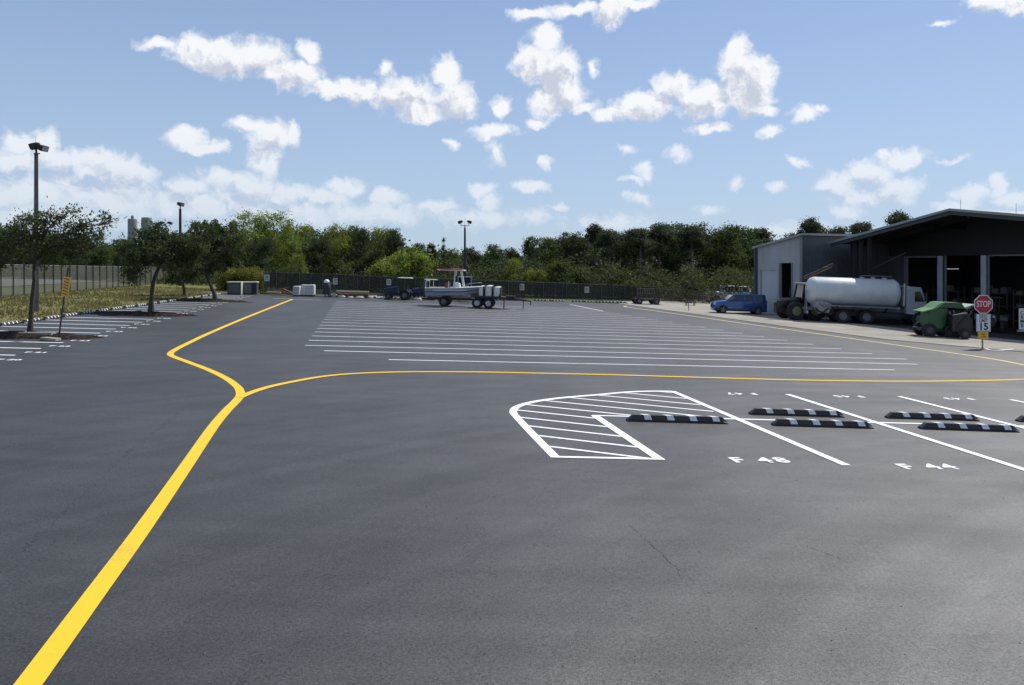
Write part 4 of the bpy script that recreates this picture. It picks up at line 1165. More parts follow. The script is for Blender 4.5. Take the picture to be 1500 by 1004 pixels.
# ================================================================== TANKER TRUCK
g1 = G(1255, 475.5)
TANK = mat('tank_white_paint', (.56, .58, .60), .42, var=.10, vscale=1.5, coat=.08)
CHAS = mat('truck_chassis', (.025, .026, .03), .6, var=.3)
CABM = mat('grey_cab_paint', (.26, .28, .31), .4, var=.08, coat=.3)
tk = thing('tanker_truck', 'white tank truck with grey cab parked half under the canopy', 'truck', g1 + Vector((.28, 1.55, -.03)), R(-7), tilt=True)
# local x along the truck (cab at +x); camera side is -y
px = 49.5/F
xl, xr = (1190-1255)*px, (1322-1255)*px
zc, rt = 1.92, .86
M = Matrix.Translation((0, 0, zc)) @ Matrix.Rotation(R(90), 4, 'Y')
MB().lathe([(.05, xl-.02), (rt*.55, xl+.02), (rt*.82, xl+.12), (rt*.95, xl+.26), (rt, xl+.45), (rt, xr-.45), (rt*.95, xr-.26), (rt*.82, xr-.12), (rt*.5, xr-.02), (.05, xr)], 40, M).build('tank', TANK, tk, smooth=40)
for f in (.08, .565, .93):
    x = xl + (xr-xl)*f; MB().lathe([(rt-.01, x-.02), (rt+.006, x-.015), (rt+.006, x+.015), (rt-.01, x+.02)], 40, M, caps=False).build('tank_band', mat('band_paint', (.5, .52, .56), .4), tk, smooth=40)
for f in (.60, .72, .84):
    x = xl + (xr-xl)*f; MB().lathe([(.17, zc+rt-.03), (.17, zc+rt+.06), (.14, zc+rt+.09)], 16, Matrix.Translation((x, 0, 0))).build('hatch', STEEL, tk)
MB().tube([(xl+(xr-xl)*.57, -.25, zc+rt-.04), (xl+(xr-xl)*.57, -.25, zc+rt+.17), (xl+(xr-xl)*.9, -.25, zc+rt+.17), (xl+(xr-xl)*.9, -.25, zc+rt-.05)], .015, 6).build('guard_rail', STEEL, tk)
mb = MB()
for sy in (-1, 1):
    mb.box(((xl+xr)/2, sy*.62, 1.03), (xr-xl-.3, .16, .16)); 
mb.box(((xl+xr)/2+.6, 0, .82), (xr-xl+1.6, .7, .18))
mb.box(((xl+xr)/2+.2, -.95, 1.06), (xr-xl-.9, .25, .06)); mb.box(((xl+xr)/2+.2, .95, 1.06), (xr-xl-.9, .25, .06))
mb.build('frame', mat('light_frame', (.16, .17, .19), .5, var=.2), tk)
mb = MB()
for f in (.30, .48, .66, .82): 
    for sy in (-1, 1): mb.bar((xl+(xr-xl)*f, sy*.95, 1.05), (xl+(xr-xl)*f, sy*.55, .72), .08, .05)
mb.build('bracket', CHAS, tk)
# mudguards & side pump box
mb = MB(); x0 = (1238-1255)*px; x1 = (1271-1255)*px
for sy in (-1, 1): mb.box(((x0+x1)/2, sy*.88, .93), (2.5, .5, .05))
mb.build('mudguard', CHAS, tk)
mb = MB(); mb.prism([(xl+.25, .95), (xl+.2, 1.25), (xl+.55, 1.38), (xl+1.3, 1.15), (xl+1.15, .62), (xl+.55, .55)], -.98, -.55)
mb.build('pump_box', mat('pump_grey', (.22, .235, .25), .5, var=.35, vscale=6), tk, bevel=.03)
MB().tube([(xl+.3, -.9, 1.0), (xl+.5, -1.02, .7), (xl+.8, -1.02, .62), (xl+1.1, -.95, .9)], .06, 8).build('hose', BLK, tk, smooth=60)
mb = MB()
for k in range(5): mb.bar((xl-.08, -.55, .55+.3*k), (xl-.08, -.15, .55+.3*k), .025)
for y in (-.55, -.15): mb.bar((xl-.08, y, .5), (xl-.08, y, 1.95), .03)
mb.build('ladder', STEEL, tk)
MB().box((xl-.1, 0, .62), (.10, 1.8, .16)).build('rear_bumper', STEEL, tk)
for x in (x0, x1):
    for sy in (-1, 1):
        wheel(tk, (x, sy*.78, .46), .46, .42, (.13, .14, .16), .52)
xf = (1345-1255)*px
for sy in (-1, 1): wheel(tk, (xf-.05, sy*.88, .46), .46, .25, (.13, .14, .16), .52)
MB().box(((xl+xr)/2+.9, 0, .62), (xr-xl-.6, 1.0, .34)).build('shade_filler_box', CHAS, tk, bevel=.03)  # dark block added to fill in the shade beneath the truck
# cab (box-nosed cab-over)
c0, c1 = xr+.12, (1353-1255)*px
cab = MB(); w = .98
def cs(x, z0, z1, ww): return [(x, -ww, z0), (x, -ww, z1-.1), (x, -ww*.92, z1), (x, ww*.92, z1), (x, ww, z1-.1), (x, ww, z0)]
cab.loft([cs(c0, .75, 2.32, w*.98), cs(c0+.1, .72, 2.38, w), cs(c1-.35, .70, 2.38, w), cs(c1-.02, .55, 1.55, w), cs(c1+.04, .5, .9, w*.96)])
cab.build('cab', CABM, tk, smooth=30, bevel=.02)
for sy in (-1, 1):
    MB().prism([(c0+.45, 1.5), (c0+.45, 2.1), (c1-.42, 2.1), (c1-.18, 1.5)], sy*w*1.001, sy*(w+.012)).build('side_window', GLASS, tk)
    MB().box((c0+.8, sy*(w+.01), 1.0), (.62, .02, .22)).build('step_panel', CHAS, tk)
    MB().bar((c1-.15, sy*(w+.22), 1.55), (c1-.15, sy*(w+.22), 2.05), .05, .16).build('wing_mirror', BLK, tk)
MB().prism([(c1-.36, 2.30), (c1-.03, 1.6), (c1+.0, 1.6), (c1-.33, 2.32)], -w*.85, w*.85).build('windscreen', GLASS, tk)
mb = MB(); mb.box((xr+.03, -.6, 1.75), (.26, .38, 1.2)); mb.build('air_cleaner', mat('dark_grey', (.07, .075, .085), .5), tk, bevel=.05)
MB().cyl((xr+.05, -.75, 1.2), (xr+.05, -.75, 2.55), .07, n=12).build('exhaust_stack', STEEL, tk, smooth=40)
MB().box((c0-.02, 0, 2.40), (.5, 1.5, .05)).build('roof_rack', STEEL, tk)

# ================================================================== DARK TRACTOR WITH BOOM
def tractor(label, p, rz, body, hub=(.35, .36, .2), canopy=None, s=1.0, cab=False, boom=False, group=None, bonnetm=None, fr=.40, fx=-1.30, rr=.68):
    """farm tractor facing local -X"""
    t = thing('farm_tractor', label, 'tractor', p, rz, tilt=True, scale=s, group=group)
    bm_ = bonnetm or body
    mb = MB(); q = []
    for x, z1, w in ((-1.75, 1.05, .22), (-1.7, 1.22, .28), (-1.2, 1.32, .31), (-.35, 1.40, .33)):
        q.append([(x, -w, .72), (x, -w, z1-.12), (x, -w*.7, z1), (x, w*.7, z1), (x, w, z1-.12), (x, w, .72)])
    mb.loft(q); mb.build('bonnet', bm_, t, smooth=35)
    MB().box((-1.77, 0, .93), (.04, .40, .34)).build('grille', BLK, t)
    mb = MB(); mb.box((-.7, 0, .58), (2.2, .36, .34)); mb.box((.35, 0, .68), (.9, .5, .5)); mb.build('chassis', CHAS, t, bevel=.03)
    for sy in (-1, 1):
        wheel(t, (fx, sy*(.62 if fr < .45 else .80), fr), fr, .26 if fr < .45 else .36, hub, .5, lug=True)
        wheel(t, (.45, sy*.72, rr), rr, .40, hub, .52, lug=True)
        n = 10; pr = [(.45 + math.cos(R(20+150*k/n))*(rr+.10), rr + math.sin(R(20+150*k/n))*(rr+.10)) for k in range(n+1)]
        pr += [(.45 + math.cos(R(170-150*k/n))*(rr+.05), rr + math.sin(R(170-150*k/n))*(rr+.05)) for k in range(n+1)]
        MB().prism(pr, sy*.50, sy*.95).build('mudguard', body, t)
        MB().box((-1.79, sy*.13, 1.08), (.03, .12, .09)).build('headlight', mat('headlamp', (.5, .55, .6), .15), t)
    mb = MB(); mb.box((.38, 0, 1.02), (.42, .46, .10)); mb.box((.60, 0, 1.28), (.10, .44, .45), ry=.15); mb.build('seat', BLK, t, bevel=.03)
    M = Matrix.Translation((-.08, 0, 1.50)) @ Matrix.Rotation(R(-25), 4, 'Y')
    k = MB(); 
    ring = [M @ Vector((math.cos(a)*.19, math.sin(a)*.19, 0)) for a in np.linspace(0, 2*math.pi, 17)]
    k.tube(ring, .016, 6); k.bar((-.28, 0, 1.25), (-.08, 0, 1.5), .04); k.build('steering_wheel', BLK, t)
    MB().cyl((-.95, -.2, 1.3), (-.95, -.2, 1.95), .035, n=8).build('exhaust_stack', DARKST, t)
    if canopy:
        mb = MB(); mb.box((.35, 0, 2.28), (1.45, 1.25, .07)); mb.box((.35, 0, 2.325), (1.25, 1.05, .03)); mb.build('canopy', canopy, t, bevel=.02)
        for sy in (-1, 1): MB().bar((.62, sy*.45, .95), (.55, sy*.45, 2.26), .07, .07).build('roll_bar', DARKST, t)
    if cab:
        q = []
        cm = MB()
        for sy in (-1, 1):
            for (xa, za, xb, zb) in ((-.35, 1.2, -.2, 2.2), (.95, 1.3, .85, 2.2), (.3, 1.4, .3, 2.2)):
                cm.bar((xa, sy*.62, za), (xb, sy*.56, zb), .06, .06)
        cm.build('cab_frame', DARKST, t)
        MB().loft([[(-.32, -.60, 1.25), (-.19, -.54, 2.15), (-.19, .54, 2.15), (-.32, .60, 1.25)], [(.92, -.60, 1.35), (.82, -.54, 2.15), (.82, .54, 2.15), (.92, .60, 1.35)]]).build('cab_glass', GLASS, t)
        MB().box((.33, 0, 2.24), (1.35, 1.3, .12)).build('cab_roof', mat('pale_cab_roof', (.30, .30, .27), .5), t, bevel=.04)
    if boom:
        b = MB(); b.bar((1.1, -.1, 1.6), (.55, -.1, 2.80), .18); b.bar((-.05, -.15, 2.62), (1.75, -.25, 3.50), .17, .15); b.build('boom', mat('boom_paint', (.03, .028, .028), .5, var=.3), t)
        MB().bar((-.1, -.26, 2.56), (.85, -.3, 2.98), .06, .09).build('boom_ram', mat('faded_red', (.16, .055, .04), .6, var=.3), t)
        MB().bar((.9, -.3, 3.0), (1.6, -.32, 3.34), .06, .07).build('boom_hose_guard', mat('brass_yellow', (.16, .13, .04), .6), t)
        MB().bar((1.75, -.25, 3.50), (2.0, -.25, 3.08), .12, .10).build('boom_head', DARKST, t)
        MB().tube([(.5, -.2, 1.9), (.3, -.35, 2.8), (1.0, -.35, 3.25), (1.75, -.3, 3.48)], .02, 6).build('hydraulic_hose', BLK, t)
    return t
DKGR = mat('very_dark_green', (.008, .011, .010), .3, coat=.6)
g1 = G(1166, 468)
tractor('dark tractor with yellow-green wheel hubs and raised boom behind the tanker truck', g1 + Vector((.30, -.3, 0)), R(5), DKGR, hub=(.17, .18, .085), cab=True, boom=True, s=1.02, fr=.56, fx=-.80)

# ================================================================== BLUE TRACTORS
NAVY = mat('tractor_navy', (.012, .016, .065), .5, coat=.3, var=.15)
TAN = mat('canopy_tan', (.66, .63, .52), .6, var=.1)
g1 = G(588, 439.2)
tractor('navy blue tractor with flat tan canopy, left one of two by the far fence', g1, R(-2), NAVY, hub=(.12, .13, .15), canopy=TAN, s=.70, rr=.50, fr=.30, group='blue tractors by the far fence')
g1 = G(622, 440)
tractor('blue tractor with white canopy frame partly hidden behind the boat stern', g1 + Vector((.1, 1.0, 0)), R(12), NAVY, hub=(.15, .15, .16), canopy=mat('canopy_white', (.62, .62, .6), .5), s=.66, rr=.50, fr=.30, group='blue tractors by the far fence')

# ================================================================== BOAT ON TRAILER
g1 = G(664, 449); Yb = g1.y; k = Yb/F
HULL = mat('hull_grey', (.30, .34, .38), .35, coat=.3, var=.08, vscale=2)
HULLW = mat('boat_white', (.74, .74, .73), .35, coat=.2)
REDP = mat('red_top', (.50, .045, .03), .5, var=.1)
bt = thing('motor_boat', 'grey and white open motor boat with red T-top roof on its trailer', 'boat', g1 + Vector((0, 0, 0)), R(-4), tilt=True)
# stern at -x (left), bow at +x
xs0, xb0 = (624-664)*k, (706-664)*k
Lb = xb0-xs0
mb = MB(); secs = []
for f, w, zk, zch, zg in ((0, .78, .58, .68, 1.14), (.02, .80, .56, .68, 1.16), (.3, .84, .54, .70, 1.17), (.6, .82, .55, .76, 1.22), (.8, .60, .60, .88, 1.28), (.93, .30, .74, 1.0, 1.32), (1.0, .05, .98, 1.18, 1.36)):
    x = xs0 + Lb*f; secs.append([(x, 0, zk), (x, -w*.82, zch), (x, -w, zg), (x, w, zg), (x, w*.82, zch)])
mb.loft(secs); mb.build('hull', HULL, bt, smooth=30)
mb = MB()
for sy in (-1, 1):
    mb.tube([(xs0 + Lb*f, sy*(w+.012), zg+.01) for f, w, zg in ((0, .78, 1.14), (.3, .84, 1.17), (.6, .82, 1.22), (.8, .60, 1.28), (.93, .30, 1.32), (1, .03, 1.36))], .035, 8)
mb.build('gunwale', HULLW, bt, smooth=60)
mb = MB()
for sy in (-1, 1):
    mb.tube([(xs0 + Lb*f, sy*(w+.006), zg) for f, w, zg in ((0, .76, .92), (.3, .81, .94), (.6, .78, .99), (.8, .56, 1.06), (.93, .27, 1.16))], .018, 6)
mb.build('rub_rail', mat('rail_dark', (.03, .035, .05), .5), bt)
for sy in (-1, 1):
    mb = MB(); q = [(xs0 + Lb*f, sy*(w+.008), z0, z1) for f, w, z0, z1 in ((.14, .795, .97, 1.08), (.3, .825, .98, 1.09), (.6, .80, 1.03, 1.13), (.74, .66, 1.06, 1.16))]
    mb.add([(x, y, z) for x, y, z0, z1 in q for z in (z0, z1)], [(2*i, 2*i+2, 2*i+3, 2*i+1) for i in range(3)])
    mb.build('hull_stripe', mat('stripe_blue', (.36, .46, .54), .4), bt)
mb = MB()
for x in (xs0+.04, xs0+.30): mb.bar((x, -.75, 1.15), (x, -.75, 1.62), .03); mb.bar((x, .75, 1.15), (x, .75, 1.62), .03)
mb.bar((xs0+.04, -.75, 1.62), (xs0+.04, .75, 1.62), .03); mb.bar((xs0+.04, -.75, 1.62), (xs0+.30, -.75, 1.62), .03); mb.build('stern_rail', HULLW, bt)
MB().tube([(xs0+Lb*.70, -.62, 1.28), (xs0+Lb*.75, -.58, 1.52), (xs0+Lb*.93, -.26, 1.60), (xs0+Lb*.99, 0, 1.6), (xs0+Lb*.93, .26, 1.60), (xs0+Lb*.75, .58, 1.52), (xs0+Lb*.70, .62, 1.28)], .015, 6).build('bow_rail', STEEL, bt)
# deck
mb = MB(); secs = [[(xs0+Lb*f, -w, z), (xs0+Lb*f, w, z)] for f, w, z in ((.0, .76, 1.16), (.08, .78, 1.17))]
mb.loft([[(x, -w, z-.0), (x, -w, z+.04), (x, w, z+.04), (x, w, z)] for x, w, z in ((xs0+Lb*.60, .80, 1.22), (xs0+Lb*.8, .58, 1.285), (xs0+Lb*.93, .28, 1.325), (xs0+Lb*.99, .06, 1.35))]); mb.build('foredeck', HULLW, bt)
xc = (667-664)*k
MB().loft([[(xc-.10, -.3, 1.1), (xc-.06, -.26, 1.62), (xc-.06, .26, 1.62), (xc-.10, .3, 1.1)], [(xc+.34, -.3, 1.1), (xc+.26, -.26, 1.50), (xc+.26, .26, 1.50), (xc+.34, .3, 1.1)]]).build('console', HULLW, bt, bevel=.03)
zt = (448.5-395.5)*k
mb = MB(); mb.loft([[(x, -w, zt-.03), (x, -w, zt+.01), (x, w, zt+.035), (x, w, zt-.03)] for x, w in (((640-664)*k, .52), ((646-664)*k, .62), ((675-664)*k, .62), ((680-664)*k, .5))]); mb.build('t_top', HULLW, bt)
MB().loft([[(x, -w, zt+z0), (x, -w, zt+.055+z0), (x, w, zt+.055+z0), (x, w, zt+z0)] for x, w, z0 in (((641-664)*k, .45, .012), ((648-664)*k, .56, .03), ((660-664)*k, .58, .06), ((674-664)*k, .56, .036), ((677-664)*k, .48, .03))]).build('t_top_cover', REDP, bt)
for sy in (-1, 1):
    MB().tube([(xc-.12, sy*.33, 1.15), (xc-.05, sy*.33, zt-.02)], .03, 8).build('t_top_leg', HULLW, bt)
    MB().tube([(xc+.55, sy*.33, 1.18), (xc+.30, sy*.33, zt-.02)], .03, 8).build('t_top_leg', HULLW, bt)
MB().loft([[(xc-.02, -.25, 1.6), (xc-.02, .25, 1.6), (xc+.0, .25, 2.0), (xc+.0, -.25, 2.0)], [(xc+.02, -.25, 1.6), (xc+.02, .25, 1.6), (xc+.04, .25, 2.0), (xc+.04, -.25, 2.0)]]).build('windscreen', GLASS, bt)
MB().box((xc-.55, 0, 1.28), (.32, .5, .45)).build('helm_seat', mat('seat_brown', (.20, .10, .06), .7), bt, bevel=.04)
MB().cyl((xc-.42, -.5, 1.15), (xc-.42, -.5, 1.62), .035, n=8).build('rod_holder', HULLW, bt)
# outboard at stern
mb = MB(); mb.box((xs0-.12, 0, 1.35), (.28, .3, .42), taper=.8); mb.box((xs0-.14, 0, .85), (.14, .10, .7)); mb.build('outboard_motor', mat('motor_dark', (.04, .045, .06), .4), bt, bevel=.04)
# trailer of the boat: a thing of its own carrying the boat
tr = thing('boat_trailer', 'single-axle galvanised trailer under the grey motor boat', 'trailer', g1, R(-4), tilt=True)
mb = MB()
for sy in (-1, 1): mb.bar((xs0-.05, sy*.55, .47), (xs0+Lb*.62, sy*.55, .47), .07, .10)
for sy in (-1, 1): mb.bar((xs0+Lb*.62, sy*.55, .47), (xs0+Lb*1.10, sy*.06, .52), .07, .10)
for f in (.05, .35, .6): mb.bar((xs0+Lb*f, -.55, .44), (xs0+Lb*f, .55, .44), .06, .06)
mb.build('frame', DARKST, tr)
for sy in (-1, 1):
    wheel(tr, ((652-664)*k, sy*.72, .31), .31, .2, (.10, .11, .12), .55)
    n = 8; cx = (652-664)*k; pr = [(cx+math.cos(math.pi*j/n)*.37, .31+math.sin(math.pi*j/n)*.37) for j in range(n+1)] + [(cx+math.cos(math.pi*(n-j)/n)*.35, .31+math.sin(math.pi*(n-j)/n)*.35) for j in range(n+1)]
    MB().prism(pr, sy*.60, sy*.84).build('mudguard', DARKST, tr)
    MB().bar((xs0+.1, sy*.35, .52), (xs0+Lb*.55, sy*.35, .55), .06, .08).build('bunk', DARKST, tr)
MB().cyl((xs0+Lb*1.0, 0, .05), (xs0+Lb*1.0, 0, .55), .03, n=8).build('jockey_stand', DARKST, tr)
MB().bar((xs0+Lb*.98, 0, .5), (xs0+Lb*1.0, 0, 1.15), .06).build('winch_post', DARKST, tr)

# navy covered box behind the boat
g1 = on((681-CX)/F*60.5, 60.5); w = 19*60.5/F
cv = thing('covered_cage', 'tall navy blue screened box standing behind the boat console', 'box', g1, 0)
zt_, = (at(681, 406, 60.5).z - g1.z,)
mb = MB(); mb.box((0, 0, zt_/2+.1), (w, .7, zt_-.25)); mb.build('screen', mat('navy_cloth', (.008, .010, .035), .8, var=.2), cv)
mb = MB()
for sx in (-1, 1):
    for sy in (-1, 1): mb.bar((sx*w/2, sy*.36, 0), (sx*w/2, sy*.36, zt_), .05)
mb.box((0, 0, zt_), (w+.06, .78, .05)); mb.build('frame', STEEL, cv)

# ================================================================== FLAT TRAILER WITH LOAD
g1 = G(708, 451.2); Yt = g1.y; k = Yt/F
ft = thing('flat_trailer', 'black twin-axle flat trailer with pale wheel hubs in front of the boat bow', 'trailer', g1, R(-3), tilt=True)
xa = lambda u: (u-708)*k
zdk = .74
mb = MB(); mb.box(((xa(697)+xa(741))/2, 0, zdk), (xa(741)-xa(697), 1.5, .07)); mb.build('deck', mat('deck_boards', (.045, .04, .038), .8, var=.3), ft)
mb = MB()
for sy in (-1, 1): mb.bar((xa(696), sy*.74, zdk-.08), (xa(742), sy*.74, zdk-.08), .06, .12)
for sy in (-1, 1): mb.bar((xa(742), sy*.7, zdk-.10), (xa(770), sy*.05, zdk-.16), .07, .10)
mb.bar((xa(764), 0, zdk-.16), (xa(778), 0, zdk-.20), .08, .08)
mb.build('frame', DARKST, ft)
MB().box((xa(733), 0, zdk+.12), (.1, 1.5, .22)).build('headboard', DARKST, ft)
for u in (700.2, 716.5):
    for sy in (-1, 1): wheel(ft, (xa(u), sy*.80, .335), .335, .22, (.40, .41, .42), .52)
for sy in (-1, 1): MB().box((xa(708.5), sy*.80, .70), (1.55, .28, .04)).build('mudguard', DARKST, ft)
MB().cyl((xa(738.5), -.3, .0), (xa(738.5), -.3, .62), .035, n=8).build('jockey_wheel', DARKST, ft)
MB().box((xa(747), 0, zdk+.02), (.6, .5, .16)).build('tool_box', BLK, ft, bevel=.02)
MB().cyl((xa(777), 0, zdk-.45), (xa(777), 0, zdk-.16), .03, n=8).build('coupling', DARKST, ft)
BAG = mat('pale_plastic_sheet', (.62, .60, .53), .6, var=.12, vscale=4, bump=.6, bscale=6)
for u, w, hh, lab in ((705.5, 6.2, .62, 'pale wrapped bale at the rear end of the flat trailer load'), (716.3, 9.4, .66, 'widest pale wrapped bale in the middle of the flat trailer'), (728.5, 9.5, .60, 'pale rounded bale at the front of the flat trailer load')):
    p_ = Vector((xa(u), 0, 0)); c = ft.matrix_basis @ Vector((xa(u), 0, zdk+.04))
    o = thing('wrapped_bale', lab, 'bale', c, R(-3), 'pale bales loaded on the flat trailer', tilt=True)
    q = MB(); W = w*k*1.12
    q.loft([[(x*W/2, -yy, .0), (x*W/2, -yy*1.02, hh*.55), (x*W/2, -yy*.9, hh*zz), (x*W/2, yy*.9, hh*zz*1.03), (x*W/2, yy, hh*.5), (x*W/2, yy, 0)] for x, yy, zz in ((-1, .60, .9), (-.8, .66, .98), (0, .68, 1.02), (.8, .66, 1.0), (1, .58, .86))])
    q.build('wrap', BAG, o, smooth=50, bevel=.03)
    MB().box((W*.5-.02, 0, hh*.5), (.05, 1.40, hh*1.02)).build('strap', BLK, o)

# thin post right of the trailer
g1 = G(766.5, 453); t = thing('marker_post', 'thin dark post standing in the lot at the end of the trailer tongue', 'post', g1)
MB().cyl((0, 0, -.05), (0, 0, 1.0), .025, n=8).build('post', DARKST, t); MB().box((0, -.02, .98), (.12, .02, .14)).build('plate', BLK, t)

# ================================================================== THINGS ALONG THE FAR FENCE
# utility boxes
UB = mat('utility_dark', (.06, .063, .065), .6, var=.2, vscale=3); UT = mat('utility_lid', (.56, .55, .48), .6)
for u, w, lab, ribs in ((344.5, 19, 'left utility box with pale lid beside the yellow-green hedge', 0), (367.5, 19.5, 'right utility box with pale lid and ribbed dark front by the hedge', 1)):
    g1 = G(u, 431.5); k = g1.y/F; t = thing('utility_box', lab, 'box', g1, R(8), 'utility boxes at the end of the left stalls'); W = w*k; hh = 17.5*k
    MB().box((0, 0, hh/2), (W, .8, hh-.04)).build('cabinet', UB, t, bevel=.02)
    MB().box((0, 0, hh+.02), (W+.06, .88, .09)).build('lid', UT, t, bevel=.02)
    mb = MB()
    if ribs:
        for q in range(6): mb.box((-W*.18, -.41, hh*(.15+.13*q)), (W*.55, .02, .025))
        mb.build('louvre', STEEL, t); MB().box((W*.30, -.405, hh*.5), (W*.33, .02, hh*.86)).build('door', BLK, t)
    else:
        mb.box((0, -.41, hh*.5), (W*.8, .02, hh*.75)); mb.build('door', mat('util_door', (.10, .105, .11), .5), t)
        MB().box((W/2+.015, 0, hh*.5), (.04, .86, hh)).build('side_trim', UT, t)
# yellow-green hedge
gg = np.random.default_rng(77); pts = []
c0 = G(357, 424)
Yh = 64
for i in range(260):
    u = gg.uniform(322, 388); vt = 396 + 4*math.sin(u*.3) + abs(u-350)*.12; v = gg.uniform(vt, 424)
    p_ = at(u, v, Yh + gg.uniform(-.7, .9)); pts.append(np.array(p_) + gg.normal(size=(46, 3))*np.array([.22, .22, .2]))
pts = np.concatenate(pts); hb = on((355-CX)/F*Yh, Yh)
me = leaf_mesh('foliage', pts - np.array(hb), .15, LEAF['yell'], 78)
t = thing('hedge', 'bright yellow-green hedge behind the two utility boxes', 'hedge', hb)
o = bpy.data.objects.new('foliage', me); COL.objects.link(o); o.parent = t
mb = MB()
for i in range(9): x = -1.6 + .4*i; mb.tube([(x, 0, -.1), (x+random.uniform(-.2, .2), 0, .6), (x+random.uniform(-.3, .3), 0, 1.2)], [.04, .03, .012], 6)
mb.build('stems', BARK, t)
# scrap timber
WOOD = mat('weathered_timber', (.13, .075, .055), .85, var=.4, vscale=4, bump=.5)
WOODP = mat('pale_timber', (.50, .36, .27), .8, var=.15, vscale=4)
random.seed(21)
labs = ['long dark red timber at the left of the scrap heap', 'short board lying across the scrap heap', 'upper crossed timber on top of the scrap heap', 'pale-edged board at the left front of the scrap heap', 'reddish board at the right end of the scrap heap', 'thin pole sticking up from the scrap heap', 'dark block in the middle of the scrap heap', 'board leaning over the right side of the scrap heap']
for i, (u, v, w, dz, rz, ry) in enumerate(((396, 432, 1.5, .10, .1, 0), (409, 432, 1.1, .24, -.3, .1), (416, 431.5, .9, .42, .5, -.2), (401, 433, 1.0, .22, .05, .05), (427, 433.5, .9, .12, -.1, .15), (421, 431, .7, .34, .9, .5), (411, 432.5, .6, .14, .3, 0), (422, 432.5, 1.0, .26, -.5, .3))):
    g1 = G(u, v); o = MB().box((0, 0, dz), (w, .16, .12), rz, ry=ry).build('timber_board', WOOD if i % 3 else WOODP if i == 3 else WOOD, bevel=.012); o.location = g1
    tag(o, labs[i], 'timber', 'scrap timber heap by the far fence')
# white tanks
TW = mat('white_plastic_tank', (.60, .62, .62), .5, var=.12, vscale=5)
for u, w, hh_, lab in ((435.5, 9, 14.5, 'narrow white plastic tank, left one of the pair by the far fence'), (451.5, 19, 16.5, 'wide white plastic tank in a cage, right one of the pair by the far fence')):
    g1 = G(u, 434.2); k = g1.y/F; W = w*k; hh = hh_*k
    t = thing('plastic_tank', lab, 'tank', g1, R(3), 'white tanks by the far fence')
    MB().box((0, 0, hh*.53+.03), (W, .75, hh*.92)).build('vessel', TW, t, bevel=.05)
    MB().box((0, 0, .05), (W*1.02, .8, .09)).build('pallet', DARKST, t)
    mb = MB(); nb = max(3, int(W/.17))
    for j in range(nb+1): mb.bar((-W/2 + W*j/nb, -.39, .08), (-W/2 + W*j/nb, -.39, hh), .018)
    for j in range(4): mb.bar((-W/2, -.39, hh*(.12+.28*j)), (W/2, -.39, hh*(.12+.28*j)), .018)
    mb.build('cage', STEEL, t)
    MB().cyl((0, 0, hh*.98), (0, 0, hh*1.03), .09, n=12).build('lid', BLK, t)
# white-hooded machine
g1 = G(479, 435.2); k = g1.y/F
t = thing('hooded_machine', 'upright dark machine with a rounded white hood beside the white tanks', 'machine', g1)
MB().loft([[(-.28, -.3, .2), (-.28, .3, .2), (.30, .3, .2), (.30, -.3, .2)], [(-.22, -.25, .75), (-.22, .25, .75), (.24, .25, .75), (.24, -.25, .75)], [(-.16, -.2, 1.05), (-.16, .2, 1.05), (.1, .2, 1.05), (.1, -.2, 1.05)]]).build('housing', mat('navy_housing', (.02, .022, .035), .5), t, bevel=.03)
MB().lathe([(.19, 1.04), (.21, 1.10), (.18, 1.20), (.10, 1.27), (.02, 1.29)], 20, Matrix.Translation((-.02, 0, 0))).build('hood', mat('hood_white', (.78, .78, .76), .4), t, smooth=60)
MB().bar((.12, 0, 1.08), (.55, 0, .98), .04).build('handle', STEEL, t); MB().bar((.1, 0, 1.0), (.32, 0, .9), .05).build('handle', STEEL, t)
for sx in (-1, 1): wheel(t, (sx*.25, -.3, .13), .13, .08, (.2, .2, .2), .5)
MB().box((.55, -.1, .15), (.22, .2, .24)).build('foot_box', mat('pale_box', (.4, .41, .4), .6), t)
# long plank on timber stack
g1 = G(518, 436.2); k = g1.y/F
t = thing('timber_stack', 'low dark stack of brown timbers lying under the long pale plank', 'timber', g1, R(3))
mb = MB()
for j in range(4):
    for i in range(3): mb.box((random.uniform(-.1, .1), -.35+.2*j, .06+.10*i), (2.2, .16, .09))
mb.build('boards', WOOD, t)
o = MB().box((0, 0, .045), (2.35, .24, .075)).build('long_plank', mat('plank_tan', (.62, .42, .31), .7, var=.1, vscale=2), bevel=.01); o.location = g1 + Vector((0, -.36, .42)); o.rotation_euler = (0, R(1.5), R(2)); tag(o, 'long pale pinkish plank lying on the timber stack left of the tractors', 'plank')
# broken concrete lumps between plank and tractors
RUB = mat('rubble', (.42, .41, .38), .9, var=.25, vscale=6, bump=.5)
lumps = [(500, 436.5), (513, 437), (527, 437.5), (541, 437), (548, 436), (556, 438), (566, 438.5), (590, 439.2), (600, 438.6), (469, 435.2), (487, 434.6), (612, 440)]
where = ['under the left end of the plank', 'below the plank, second from its left end', 'below the middle right of the plank', 'at the right end of the plank', 'largest pale lump just right of the plank', 'between plank and tractor wheel', 'left of the tractor front wheel', 'under the tractor between its wheels', 'beside the tractor rear wheel', 'left of the white-hooded machine', 'right foot of the white-hooded machine', 'under the second tractor']
random.seed(5)
for (u, v), lb in zip(lumps, where):
    g1 = G(u, v); r = random.uniform(.14, .26); mb = MB()
    n = 7; mb.loft([[(math.cos(6.283*j/n)*r*k_*random.uniform(.8, 1.2)*1.5, math.sin(6.283*j/n)*r*k_*random.uniform(.8, 1.2), z*r) for j in range(n)] for k_, z in ((.9, -.2), (1, .35), (.6, .8))])
    o = mb.build('concrete_lump', RUB); o.location = g1; tag(o, 'pale broken concrete lump ' + lb, 'rubble', 'concrete lumps along the far edge')

